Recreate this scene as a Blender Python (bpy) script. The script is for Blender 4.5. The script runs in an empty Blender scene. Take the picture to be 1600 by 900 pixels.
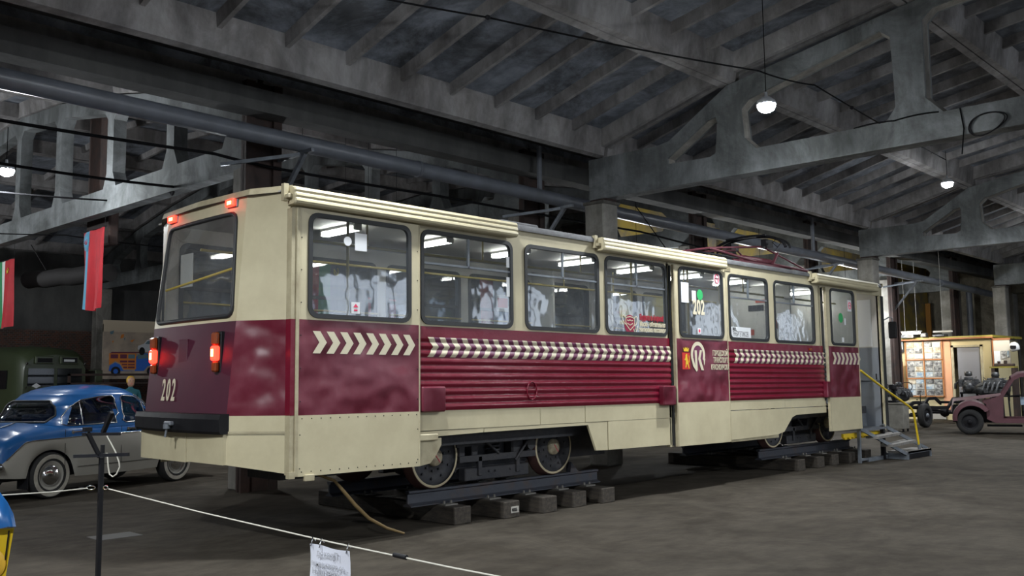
import bpy, math, random
from mathutils import Vector, Matrix
from mathutils.geometry import tessellate_polygon
random.seed(7)
sc = bpy.context.scene
COL = sc.collection
R = math.radians
# ------------------------------------------------------------------ camera
CAM = Vector((-4.6433, -7.4061, 1.552)); yaw, pitch, roll, FPX = 0.7922, 0.0976, -0.0115, 1458.333
F = Vector((math.sin(yaw)*math.cos(pitch), math.cos(yaw)*math.cos(pitch), math.sin(pitch)))
Rt = Vector((math.cos(yaw), -math.sin(yaw), 0)); Up = Rt.cross(F)
R2 = Rt*math.cos(roll)+Up*math.sin(roll); U2 = Up*math.cos(roll)-Rt*math.sin(roll)
cd = bpy.data.cameras.new('camera'); cam = bpy.data.objects.new('camera', cd); COL.objects.link(cam)
m = Matrix((R2, U2, -F)).transposed().to_4x4(); m.translation = CAM; cam.matrix_world = m
cd.sensor_width = 36; cd.lens = FPX/1600*36; cd.clip_end = 300; cd.clip_start = .05
sc.camera = cam
# ------------------------------------------------------------------ world, exposure
w = bpy.data.worlds.new('world'); sc.world = w; w.use_nodes = True
w.node_tree.nodes['Background'].inputs[0].default_value = (.03, .035, .045, 1)
w.node_tree.nodes['Background'].inputs[1].default_value = .5
sc.view_settings.view_transform = 'Standard'; sc.view_settings.look = 'None'
sc.view_settings.gamma = 1; sc.view_settings.exposure = 1.38
sc.view_settings.use_curve_mapping = False
sc.cycles.use_denoising = True
sc.cycles.max_bounces = 8; sc.cycles.transparent_max_bounces = 24
sc.cycles.sample_clamp_indirect = 4.0
LAMP_W = 210.0        # watts of one hanging hall lamp
LAMP_COL = (.93, .97, 1.0)
# hanging hall lamps, then unseen fill lamps added for brightness: (x, y, z)
LAMPS = [(6.6, -1.2, 5.2, .7), (.7, -.75, 5.62, .65), (16.9, .1, 5.8, .8), (.33, 9.3, 5.1, .2), (26.5, .4, 5.8, 1),
         (-7.5, -7.6, 5.6, 1.7), (5.0, -10.2, 5.6, 1.45), (13.5, -10.2, 5.6, 1.3), (22, -9.8, 5.6, 1), (14, 6.6, 4.0, .12), (20.0, 6.6, 3.85, .2),  # fill lamps added beyond the view and low behind the tram
         (-2.5, 16.5, 4.6, .5), (-5.8, -1.5, 5.5, 1.35), (25.6, 6.6, 3.75, .30), (3.6, 7.2, 3.6, .05)]
OMNI = (3, 9, 10, 11, 13, 14)      # left-edge lamp and added far nave fill lamps shine all round

# ------------------------------------------------------------------ materials
MATS = {}
def mat(name, col, rough=.6, metal=0, col2=None, scale=6, bump=0, bscale=None, detail=6, emit=None, estr=0, streak=None, coat=0, lo=.35, hi=.65, spec=None, mott=0, mscale=.35, mcol=(.3, .3, .3), bdist=.02, bdetail=5):
    if name in MATS: return MATS[name]
    m = bpy.data.materials.new(name); m.use_nodes = True; nt = m.node_tree; N = nt.nodes; Lk = nt.links
    b = N['Principled BSDF']; b.inputs['Base Color'].default_value = (*col, 1)
    b.inputs['Roughness'].default_value = rough; b.inputs['Metallic'].default_value = metal
    if coat: b.inputs['Coat Weight'].default_value = coat; b.inputs['Coat Roughness'].default_value = .12
    if spec is not None: b.inputs['Specular IOR Level'].default_value = spec
    tc = N.new('ShaderNodeTexCoord')
    if col2 is not None:
        mp = N.new('ShaderNodeMapping'); Lk.new(tc.outputs['Object'], mp.inputs[0])
        if streak: mp.inputs['Scale'].default_value = streak
        n = N.new('ShaderNodeTexNoise'); n.inputs['Scale'].default_value = scale; n.inputs['Detail'].default_value = detail
        n.inputs['Roughness'].default_value = .65
        Lk.new(mp.outputs[0], n.inputs['Vector'])
        r = N.new('ShaderNodeValToRGB'); r.color_ramp.elements[0].position = lo; r.color_ramp.elements[1].position = hi
        r.color_ramp.elements[0].color = (*col, 1); r.color_ramp.elements[1].color = (*col2, 1)
        Lk.new(n.outputs['Fac'], r.inputs[0]); Lk.new(r.outputs[0], b.inputs['Base Color'])
        if mott:   # large irregular stains multiplied over the base
            n3 = N.new('ShaderNodeTexNoise'); n3.inputs['Scale'].default_value = mscale; n3.inputs['Detail'].default_value = 12; n3.inputs['Roughness'].default_value = .72; n3.inputs['Distortion'].default_value = .6
            Lk.new(tc.outputs['Object'], n3.inputs['Vector'])
            r3 = N.new('ShaderNodeValToRGB'); r3.color_ramp.elements[0].position = .40; r3.color_ramp.elements[1].position = .60
            r3.color_ramp.elements[0].color = (*mcol, 1); r3.color_ramp.elements[1].color = (1.15, 1.15, 1.15, 1)
            Lk.new(n3.outputs['Fac'], r3.inputs[0])
            mm = N.new('ShaderNodeMix'); mm.data_type = 'RGBA'; mm.blend_type = 'MULTIPLY'; mm.inputs[0].default_value = mott
            Lk.new(r.outputs[0], mm.inputs[6]); Lk.new(r3.outputs[0], mm.inputs[7]); Lk.new(mm.outputs[2], b.inputs['Base Color'])
    if bump:
        n2 = N.new('ShaderNodeTexNoise'); n2.inputs['Scale'].default_value = bscale or scale*3; n2.inputs['Detail'].default_value = bdetail
        Lk.new(tc.outputs['Object'], n2.inputs['Vector'])
        bp = N.new('ShaderNodeBump'); bp.inputs['Strength'].default_value = bump; bp.inputs['Distance'].default_value = bdist
        Lk.new(n2.outputs['Fac'], bp.inputs['Height']); Lk.new(bp.outputs[0], b.inputs['Normal'])
    if emit: b.inputs['Emission Color'].default_value = (*emit, 1); b.inputs['Emission Strength'].default_value = estr
    MATS[name] = m; return m
def glass(name, tint=(1, 1, 1), refl=.1, rough=.02, dirt=.0):
    if name in MATS: return MATS[name]
    m = bpy.data.materials.new(name); m.use_nodes = True; nt = m.node_tree; N = nt.nodes; Lk = nt.links
    N.remove(N['Principled BSDF']); out = N['Material Output']
    t = N.new('ShaderNodeBsdfTransparent'); t.inputs[0].default_value = (*tint, 1)
    g = N.new('ShaderNodeBsdfGlossy'); g.inputs['Roughness'].default_value = rough
    wn = N.new('ShaderNodeTexNoise'); wn.inputs['Scale'].default_value = 5; wn.inputs['Detail'].default_value = 1
    wt = N.new('ShaderNodeTexCoord'); Lk.new(wt.outputs['Object'], wn.inputs['Vector']); wb = N.new('ShaderNodeBump'); wb.inputs['Strength'].default_value = .10; wb.inputs['Distance'].default_value = .02
    Lk.new(wn.outputs['Fac'], wb.inputs['Height']); Lk.new(wb.outputs[0], g.inputs['Normal'])
    lw = N.new('ShaderNodeLayerWeight'); lw.inputs[0].default_value = .5
    pw = N.new('ShaderNodeMath'); pw.operation = 'POWER'; pw.inputs[1].default_value = 4.0; Lk.new(lw.outputs['Facing'], pw.inputs[0])
    mr = N.new('ShaderNodeMapRange'); Lk.new(pw.outputs[0], mr.inputs[0]); mr.inputs[3].default_value = refl; mr.inputs[4].default_value = .9
    mx = N.new('ShaderNodeMixShader'); Lk.new(mr.outputs[0], mx.inputs[0]); Lk.new(t.outputs[0], mx.inputs[1]); Lk.new(g.outputs[0], mx.inputs[2])
    last = mx
    if dirt:
        d = N.new('ShaderNodeBsdfDiffuse'); d.inputs[0].default_value = (.45, .47, .5, 1)
        nz = N.new('ShaderNodeTexNoise'); nz.inputs['Scale'].default_value = 2.5; nz.inputs['Detail'].default_value = 6
        tc = N.new('ShaderNodeTexCoord'); Lk.new(tc.outputs['Object'], nz.inputs['Vector'])
        ml = N.new('ShaderNodeMath'); ml.operation = 'MULTIPLY'; ml.inputs[1].default_value = dirt*2; Lk.new(nz.outputs['Fac'], ml.inputs[0])
        m2 = N.new('ShaderNodeMixShader'); Lk.new(ml.outputs[0], m2.inputs[0]); Lk.new(mx.outputs[0], m2.inputs[1]); Lk.new(d.outputs[0], m2.inputs[2]); last = m2
    Lk.new(last.outputs[0], out.inputs[0]); MATS[name] = m; return m

def brick_mat(name):
    m = bpy.data.materials.new(name); m.use_nodes = True; N = m.node_tree.nodes; Lk = m.node_tree.links
    b = N['Principled BSDF']; b.inputs['Roughness'].default_value = .9
    tc = N.new('ShaderNodeTexCoord'); mp = N.new('ShaderNodeMapping'); mp.inputs['Rotation'].default_value = (R(90), 0, 0)
    Lk.new(tc.outputs['Object'], mp.inputs[0])
    br = N.new('ShaderNodeTexBrick'); br.inputs['Scale'].default_value = 4.2
    br.inputs['Color1'].default_value = (.12, .045, .028, 1); br.inputs['Color2'].default_value = (.05, .035, .03, 1); br.inputs['Mortar'].default_value = (.12, .11, .1, 1)
    br.inputs['Mortar Size'].default_value = .02
    Lk.new(mp.outputs[0], br.inputs[0]); Lk.new(br.outputs[0], b.inputs['Base Color'])
    bp = N.new('ShaderNodeBump'); bp.inputs['Strength'].default_value = .5; Lk.new(br.outputs['Fac'], bp.inputs['Height']); bp.invert = True
    Lk.new(bp.outputs[0], b.inputs['Normal']); return m
cream = mat('cream_paint', (.60, .54, .36), .42, col2=(.52, .46, .30), scale=2.5, bump=.06, bscale=3)
cream_d = mat('cream_paint_dirty', (.50, .45, .30), .5, col2=(.36, .31, .20), scale=5, bump=.08, bscale=9)
maroon = mat('maroon_paint', (.150, .005, .018), .26, col2=(.17, .010, .028), scale=2.2, bump=.35, bscale=5, coat=.12, bdist=.03, spec=.4)
maroon_dent = mat('maroon_dented_paint', (.12, .006, .020), .36, col2=(.17, .03, .05), scale=2.6, bump=.9, bscale=2.6, coat=.22, spec=.4, bdist=.13, bdetail=1.2, lo=.4, hi=.7)
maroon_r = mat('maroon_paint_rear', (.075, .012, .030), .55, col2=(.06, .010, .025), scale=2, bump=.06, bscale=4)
purple = mat('purple_film', (.15, .03, .08), .45)
concrete = mat('old_concrete', (.22, .235, .24), .92, col2=(.10, .108, .11), scale=1.3, bump=.35, bscale=14, streak=(1, 1, .25), lo=.38, hi=.66, mott=.8, mscale=.9, mcol=(.42, .42, .40))
concrete_l = mat('pale_concrete', (.30, .29, .26), .92, col2=(.17, .16, .145), scale=1.6, bump=.3, bscale=12, streak=(1.4, 1.4, .2), lo=.35, hi=.7, mott=.6, mscale=1.3, mcol=(.45, .43, .4))
slabm = mat('slab_concrete', (.27, .295, .345), .95, col2=(.125, .14, .165), scale=1.6, bump=.4, bscale=9, lo=.35, hi=.65, mott=.9, mscale=.8, mcol=(.28, .27, .25))
ribm = mat('rib_concrete', (.34, .33, .33), .95, col2=(.15, .145, .145), scale=1.8, bump=.35, bscale=10, streak=(1, 1, .3), mott=.5, mscale=1.1, mcol=(.38, .34, .3))
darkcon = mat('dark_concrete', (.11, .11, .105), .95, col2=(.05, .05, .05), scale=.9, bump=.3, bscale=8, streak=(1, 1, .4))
endcon = mat('stained_concrete', (.38, .34, .26), .95, col2=(.15, .14, .11), scale=.8, bump=.3, bscale=7, streak=(1, 1, .3), mott=.8, mscale=.5, mcol=(.3, .28, .25))
yellowcon = mat('yellow_stained_concrete', (.42, .30, .05), .95, col2=(.16, .14, .11), scale=.8, bump=.3, bscale=7, lo=.4, hi=.6)
brick = brick_mat('dark_brick')
rubber = mat('black_rubber', (.02, .022, .024), .55, bump=.05, bscale=20)
black = mat('black_paint', (.008, .008, .010), .55, col2=(.014, .014, .016), scale=5, spec=.2)
cablem = mat('cable_sheath', (.008, .008, .009), .9, spec=.1)
bogiem = mat('bogie_black', (.022, .024, .032), .62, col2=(.045, .043, .045), scale=7, bump=.3, bscale=20)
steel = mat('grey_steel', (.22, .25, .28), .5, metal=.35, col2=(.15, .16, .18), scale=6)
railm = mat('rail_steel', (.055, .06, .075), .5, metal=.3, col2=(.09, .06, .045), scale=4, bump=.2, lo=.5, hi=.8)
pipem = mat('pipe_grey_paint', (.16, .175, .205), .38, col2=(.12, .13, .15), scale=3)
chrome = mat('chrome', (.75, .76, .78), .12, metal=1)
rust = mat('rusty_brown', (.055, .03, .024), .8, col2=(.028, .02, .018), scale=4, bump=.3)
sleeperm = mat('sleeper_wood', (.07, .057, .043), .88, col2=(.028, .024, .02), scale=4, bump=.6, bscale=12, streak=(6, 1, 6))
cement_white = mat('white_plate', (.42, .4, .36), .7)
floorm = mat('floor_earth_concrete', (.074, .064, .050), .92, col2=(.044, .038, .030), scale=2.2, bump=.5, bscale=5, detail=14, lo=.3, hi=.7, spec=.12, mott=.6, mscale=.8, mcol=(.45, .42, .38), streak=(1, 1.8, 1))
yellow = mat('yellow_paint', (.72, .50, .02), .4)
dull_yellow = mat('dull_yellow', (.30, .25, .04), .5)
white = mat('white_paper', (.72, .74, .76), .8)
redm = mat('red_cloth', (.42, .012, .02), .75, col2=(.34, .01, .018), scale=4)
bluem = mat('blue_paint', (.012, .095, .29), .28, coat=.5)
greym = mat('grey_car_paint', (.36, .35, .31), .38, coat=.3)
oliv = mat('olive_paint', (.045, .06, .028), .45, coat=.2)
mauve = mat('mauve_primer', (.125, .045, .058), .65, col2=(.09, .034, .042), scale=3)
tirem = mat('tyre_rubber', (.018, .018, .018), .85, bump=.2, bscale=30)
wwm = mat('whitewall_rubber', (.42, .40, .34), .75, col2=(.3, .28, .24), scale=9)
inner = mat('interior_panel', (.48, .47, .44), .6)
inner_d = mat('interior_dark', (.10, .11, .12), .6)
seatm = mat('seat_vinyl', (.05, .055, .10), .5)
roofgrey = mat('roof_grey', (.15, .155, .16), .8, col2=(.09, .09, .095), scale=5, bump=.4)
greypanel = mat('grey_panel', (.22, .24, .27), .5)
salmon = mat('salmon_paint', (.72, .36, .20), .7)
creamwall = mat('kiosk_yellow_wall', (.64, .55, .32), .75)
woodm = mat('brown_wood', (.28, .10, .03), .5)
tram_glass = glass('tram_glass', (.88, .92, .95), .11, .03, .06)
car_glass = glass('car_glass', (.35, .42, .45), .12, .02, 0)
tube_em = mat('fluorescent_tube', (1, 1, 1), .5, emit=(1, .97, .88), estr=14)
red_em = mat('red_lamp', (.8, .02, .01), .4, emit=(1, .03, .015), estr=2.2)
hot_em = mat('red_lamp_core', (.9, .2, .05), .4, emit=(1, .22, .06), estr=9)
amber = mat('amber_lens', (.22, .045, .008), .3)
bulb_em = mat('lamp_bulb', (1, 1, 1), .5, emit=LAMP_COL, estr=120)
# ------------------------------------------------------------------ mesh helpers
class MB:
    def __init__(s): s.v = []; s.f = []; s.mi = []; s.mats = []; s.cur = 0; s.smooth = set()
    def use(s, m):
        if m not in s.mats: s.mats.append(m)
        s.cur = s.mats.index(m); return s
    def add(s, vs, fs, smooth=False):
        o = len(s.v); s.v += [tuple(v) for v in vs]
        for f in fs:
            if smooth: s.smooth.add(len(s.f))
            s.f.append(tuple(i+o for i in f)); s.mi.append(s.cur)
        return s
    def box(s, a, b):
        x0, x1 = sorted((a[0], b[0])); y0, y1 = sorted((a[1], b[1])); z0, z1 = sorted((a[2], b[2]))
        s.add([(x0,y0,z0),(x1,y0,z0),(x1,y1,z0),(x0,y1,z0),(x0,y0,z1),(x1,y0,z1),(x1,y1,z1),(x0,y1,z1)],
              [(0,3,2,1),(4,5,6,7),(0,1,5,4),(1,2,6,5),(2,3,7,6),(3,0,4,7)]); return s
    def bbox(s, a, b, r=.01):   # box with chamfered edges
        a = [min(a[i], b[i]) for i in range(3)]; b = [max(a[i], b[i]) for i in range(3)] if 0 else [max(x, y) for x, y in zip(a, b)]
        c = [(a[i]+b[i])/2 for i in range(3)]; h = [(b[i]-a[i])/2 for i in range(3)]; r = min(r, min(h)*.9)
        V = []; idx = {}
        for sx in (-1, 1):
            for sy in (-1, 1):
                for sz in (-1, 1):
                    for k in range(3):
                        p = [sx*(h[0]-r), sy*(h[1]-r), sz*(h[2]-r)]; p[k] = (sx, sy, sz)[k]*h[k]
                        idx[(sx, sy, sz, k)] = len(V); V.append((c[0]+p[0], c[1]+p[1], c[2]+p[2]))
        Fs = []
        for k in range(3):
            i, j = [(1, 2), (0, 2), (0, 1)][k]
            for sg in (-1, 1):
                q = []
                for si, sj in ((-1, -1), (1, -1), (1, 1), (-1, 1)):
                    t = [0]*3; t[k] = sg; t[i] = si; t[j] = sj; q.append(idx[(*t, k)])
                Fs.append(q)
        for k in range(3):   # edges along axis k
            i, j = [(1, 2), (0, 2), (0, 1)][k]
            for si in (-1, 1):
                for sj in (-1, 1):
                    t0 = [0]*3; t0[i] = si; t0[j] = sj; t1 = list(t0); t0[k] = -1; t1[k] = 1
                    Fs.append([idx[(*t0, i)], idx[(*t1, i)], idx[(*t1, j)], idx[(*t0, j)]])
        for sx in (-1, 1):
            for sy in (-1, 1):
                for sz in (-1, 1): Fs.append([idx[(sx, sy, sz, k)] for k in range(3)])
        s.add(V, Fs); return s
    def tube(s, pts, r, n=10, cap=True, smooth=True):
        pts = [Vector(p) for p in pts]; rs = r if isinstance(r, (list, tuple)) else [r]*len(pts)
        o = []; prev = None
        for i, p in enumerate(pts):
            d = (pts[min(i+1, len(pts)-1)]-pts[max(i-1, 0)]).normalized()
            if prev is None:
                a = d.orthogonal().normalized()
            else:
                a = prev-d*prev.dot(d)
                a = a.normalized() if a.length > 1e-6 else d.orthogonal().normalized()
            prev = a; b = d.cross(a)
            o += [p+(a*math.cos(2*math.pi*k/n)+b*math.sin(2*math.pi*k/n))*rs[i] for k in range(n)]
        fs = [(i*n+k, i*n+(k+1) % n, (i+1)*n+(k+1) % n, (i+1)*n+k) for i in range(len(pts)-1) for k in range(n)]
        s.add(o, fs, smooth)
        if cap: s.add(o[:n], [tuple(range(n))[::-1]]); s.add(o[-n:], [tuple(range(n))])
        return s
    def bar(s, a, b, w, h, up=(0, 0, 1)):
        a = Vector(a); b = Vector(b); d = (b-a).normalized(); up = Vector(up)
        x = d.cross(up)
        x = x.normalized() if x.length > 1e-5 else Vector((1, 0, 0)); z = x.cross(d)
        V = [p+x*sx*w/2+z*sz*h/2 for p in (a, b) for sx, sz in ((-1, -1), (1, -1), (1, 1), (-1, 1))]
        s.add(V, [(0,1,2,3),(7,6,5,4),(0,4,5,1),(1,5,6,2),(2,6,7,3),(3,7,4,0)]); return s
    def prism(s, loops, mapf, d0, d1, sides=True):
        """loops: outer polygon (+ holes) of 2-D points; mapf(u, v, d) -> 3-D; extruded d0..d1"""
        flat = [p for l in loops for p in l]
        tri = tessellate_polygon([[Vector((p[0], p[1], 0)) for p in l] for l in loops])
        n = len(flat)
        V = [mapf(p[0], p[1], d0) for p in flat]+[mapf(p[0], p[1], d1) for p in flat]
        s.add(V, [tuple(t) for t in tri]+[tuple(i+n for i in t[::-1]) for t in tri]+(
            [] if not sides else [(o+i, o+(i+1) % len(l), n+o+(i+1) % len(l), n+o+i) for l, o in zip(loops, [sum(len(q) for q in loops[:k]) for k in range(len(loops))]) for i in range(len(l))]))
        return s
    def lathe(s, prof, c, axis, n=32, smooth=True, cap=True):
        """prof: (radius, offset along axis)"""
        c = Vector(c); ax = Vector(axis).normalized(); a = ax.orthogonal().normalized(); b = ax.cross(a)
        V = [c+ax*h+(a*math.cos(2*math.pi*k/n)+b*math.sin(2*math.pi*k/n))*r for r, h in prof for k in range(n)]
        fs = [(i*n+k, i*n+(k+1) % n, (i+1)*n+(k+1) % n, (i+1)*n+k) for i in range(len(prof)-1) for k in range(n)]
        s.add(V, fs, smooth)
        if cap and prof[0][0] > 1e-4: s.add(V[:n], [tuple(range(n))[::-1]])
        if cap and prof[-1][0] > 1e-4: s.add(V[-n:], [tuple(range(n))])
        return s
    def grid(s, rows, smooth=True, close=False):
        nr = len(rows); nc = len(rows[0]); V = [p for r in rows for p in r]
        s.add(V, [(i*nc+j, i*nc+(j+1) % nc, (i+1)*nc+(j+1) % nc, (i+1)*nc+j) for i in range(nr-1) for j in range(nc if close else nc-1)], smooth); return s
    def xf(s, fn): s.v = [tuple(fn(*p)) for p in s.v]; return s
    def build(s, name, m=None, parent=None, loc=None, **props):
        me = bpy.data.meshes.new(name); me.from_pydata(s.v, [], s.f)
        ms = s.mats or [m]
        for q in ms: me.materials.append(q)
        if s.mats:
            for p, i in zip(me.polygons, s.mi): p.material_index = i
        for i in s.smooth: me.polygons[i].use_smooth = True
        me.update()
        import bmesh
        bm = bmesh.new(); bm.from_mesh(me); bmesh.ops.recalc_face_normals(bm, faces=bm.faces); bm.to_mesh(me); bm.free()
        o = bpy.data.objects.new(name, me); COL.objects.link(o)
        if parent: o.parent = parent
        if loc: o.location = loc
        for k, v in props.items(): o[k] = v
        return o
def thing(name, label, cat, loc=(0, 0, 0), rz=0, group=None, rot=None):
    o = bpy.data.objects.new(name, None); COL.objects.link(o); o.location = loc
    o.rotation_euler = rot or (0, 0, rz); o['label'] = label; o['category'] = cat; o.empty_display_size = .2
    if group: o['group'] = group
    return o
def tag(o, label, cat, group=None, kind=None):
    o['label'] = label; o['category'] = cat
    if group: o['group'] = group
    if kind: o['kind'] = kind
    return o
def struct(o): o['kind'] = 'structure'; return o
def copytree(o, parent=None):
    c = o.copy(); COL.objects.link(c)
    if parent: c.parent = parent
    for ch in list(o.children): copytree(ch, c)
    return c
def rrect(x0, z0, x1, z1, r, n=5):
    P = []
    for cx, cz, a0 in ((x1-r, z0+r, -90), (x1-r, z1-r, 0), (x0+r, z1-r, 90), (x0+r, z0+r, 180)):
        for k in range(n+1):
            a = R(a0+90*k/n); P.append((cx+r*math.cos(a), cz+r*math.sin(a)))
    return P
def rect(x0, z0, x1, z1): return [(x0, z0), (x1, z0), (x1, z1), (x0, z1)]
def text_mesh(txt, size, bold=0.0, sx=1.0, depth=.002, align='LEFT', shear=0, sp=1.0):
    c = bpy.data.curves.new('lettering', 'FONT'); c.body = txt; c.size = size; c.offset = bold; c.extrude = depth; c.align_x = align; c.shear = shear; c.space_character = sp
    c.resolution_u = 3
    o = bpy.data.objects.new('lettering', c); COL.objects.link(o)
    dg = bpy.context.evaluated_depsgraph_get(); dg.update()
    me = bpy.data.meshes.new_from_object(o.evaluated_get(dg)); bpy.data.objects.remove(o)
    vs = [(v.co.x*sx, v.co.y, v.co.z) for v in me.vertices]; fs = [tuple(p.vertices) for p in me.polygons]
    bpy.data.meshes.remove(me); return vs, fs
def add_text(mb, txt, size, mapf, **k):
    vs, fs = text_mesh(txt, size, **k); mb.add([mapf(*v) for v in vs], fs)

# ================================================================== BUILDING
BA = .023
def bl(x, y, z=0): return (x-BA*(y-3.4), y+BA*(x-8.5), z)
# floor
g = MB(); n = 40
g.box((-14, -16, -.2), (46, 26, 0)); struct(g.build('floor', floorm))
# walls
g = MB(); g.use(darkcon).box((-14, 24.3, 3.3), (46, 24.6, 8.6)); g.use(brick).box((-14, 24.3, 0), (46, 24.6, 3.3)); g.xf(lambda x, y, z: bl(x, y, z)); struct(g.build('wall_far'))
g = MB(); g.use(endcon).box((38.6, -15.6, 0), (38.9, 24.6, 8.6)); g.xf(bl); struct(g.build('wall_end'))
g = MB(); g.use(concrete).box((-14, -15.6, 0), (39, -15.3, 8.6)); g.xf(bl); struct(g.build('wall_near'))
g = MB(); g.use(concrete).box((-13.4, -15.6, 0), (-13.1, 24.6, 8.6)); g.xf(bl); struct(g.build('wall_back'))
# curtained windows in the near side wall (they mirror in the tram glass)
curt = mat('pale_curtain', (.7, .7, .7), .9, emit=(.75, .85, 1), estr=.9)
for i, x in enumerate((-8, -2, 4, 10, 16, 22, 28, 34)):
    g = MB(); rows = []
    for z in (1.6, 2.6, 3.6, 4.6): rows.append([bl(x+u*.1, -15.22+.03*math.sin(u*1.7+i)+.015*math.sin(u*3.1), z) for u in range(33)])
    g.grid(rows); o = struct(g.build('window_%d' % (i+1), curt))
    f = MB(); f.use(steel)
    for a, b in (((x-.06, -15.3, 1.5), (x+3.3, -15.1, 1.6)), ((x-.06, -15.3, 4.6), (x+3.3, -15.1, 4.7)), ((x-.06, -15.3, 1.6), (x, -15.1, 4.6)), ((x+3.24, -15.3, 1.6), (x+3.3, -15.1, 4.6)), ((x+1.6, -15.3, 1.6), (x+1.66, -15.1, 4.6)), ((x+.8, -15.3, 1.6), (x+.86, -15.1, 4.6)), ((x+2.4, -15.3, 1.6), (x+2.46, -15.1, 4.6)), ((x, -15.3, 2.9), (x+3.24, -15.1, 3.1))): f.box(a, b)
    f.xf(bl); f.build('window_frame', None, o)

# ---- roof slabs: ribbed panels between nodes, 12 m long in the near nave and 6 m in the far nave
def slabs(name, nodes, xs, pitch, phase, rib_d=.45, th=.12, rw=.11, small=.17):
    g = MB()
    for (y0, z0), (y1, z1) in zip(nodes[:-1], nodes[1:]):
        for x0, x1 in zip(xs[:-1], xs[1:]):
            xa, xb = x0+.05, x1-.05
            g.use(slabm)
            L = lambda t, dz: (y0+(y1-y0)*t, z0+(z1-z0)*t+dz)
            def quadbox(t0, t1, xa, xb, d0, d1):
                a = L(t0, d0); b = L(t1, d0); c = L(t1, d1); d = L(t0, d1)
                g.add([(xa, *a), (xa, *b), (xa, *c), (xa, *d), (xb, *a), (xb, *b), (xb, *c), (xb, *d)], [(0,1,2,3),(7,6,5,4),(0,4,5,1),(1,5,6,2),(2,6,7,3),(3,7,4,0)])
            quadbox(0, 1, x0, x1, rib_d, rib_d+th)
            g.use(ribm)
            wy = .12/abs(y1-y0)
            # long edge ribs with bevelled ends (haunches)
            for ta, tb, s in ((.004, wy, 1), (1-wy, .996, -1)):
                a0 = L(ta, 0); b0 = L(tb, 0); a1 = L(ta-(0 if s > 0 else wy*.6), rib_d+.02); b1 = L(tb+(wy*.6 if s > 0 else 0), rib_d+.02)
                g.add([(xa, *a0), (xa, *b0), (xa, *b1), (xa, *a1), (xb, *a0), (xb, *b0), (xb, *b1), (xb, *a1)], [(0,1,2,3),(7,6,5,4),(0,4,5,1),(1,5,6,2),(2,6,7,3),(3,7,4,0)])
            # end ribs
            for xe, d in ((xa, .16), (xb, -.16)):
                a = L(wy, rib_d-.30); b = L(1-wy, rib_d-.30); c = L(1-wy, rib_d+.01); d_ = L(wy, rib_d+.01)
                g.add([(xe, *a), (xe, *b), (xe, *c), (xe, *d_), (xe+d*.6, *a), (xe+d*.6, *b), (xe+d, *c), (xe+d, *d_)], [(0,1,2,3),(7,6,5,4),(0,4,5,1),(1,5,6,2),(2,6,7,3),(3,7,4,0)])
            # transverse ribs
            x = phase
            while x < xa+.4: x += pitch
            while x < xb-.3:
                a = L(wy*.9, rib_d-small); b = L(1-wy*.9, rib_d-small); c = L(1-wy*.9, rib_d+.01); d_ = L(wy*.9, rib_d+.01)
                g.add([(x-rw*.3, *a), (x-rw*.3, *b), (x-rw*.6, *c), (x-rw*.6, *d_), (x+rw*.3, *a), (x+rw*.3, *b), (x+rw*.6, *c), (x+rw*.6, *d_)], [(0,1,2,3),(7,6,5,4),(0,4,5,1),(1,5,6,2),(2,6,7,3),(3,7,4,0)])
                x += pitch
    g.xf(bl); return struct(g.build(name))
NN = [(3.35, 5.60), (.6, 6.37), (-2.35, 6.90), (-5.45, 7.35)]
NN2 = [(-5.45, 7.35), (-8.55, 6.90), (-11.5, 6.37), (-14.25, 5.60)]
XS = [-15.36, -3.36, 8.64, 20.64, 32.64, 38.6]
slabs('ceiling', NN, XS, .98, .8-.98*16)
slabs('ceiling', NN2, XS, .98, .8-.98*16)
FN = [(5.0, 5.78), (7.45, 6.45), (9.95, 6.95), (12.4, 7.3), (14.8, 7.45), (17.2, 7.3), (19.65, 6.95), (22.1, 6.45), (24.3, 5.78)]
slabs('ceiling', FN, [-15.5, -9.5, -3.5, 2.5, 8.5, 14.5, 20.5, 26.5, 32.5, 38.6], 1.47, .3-1.47*11, rib_d=.30, small=.14)
g = MB(); g.use(darkcon).box((-13.4, 3.36, 6.2), (38.6, 5.0, 6.35)); g.box((-13.4, -15.4, 6.0), (38.6, -14.2, 6.15)); g.xf(bl); struct(g.build('ceiling'))

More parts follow.
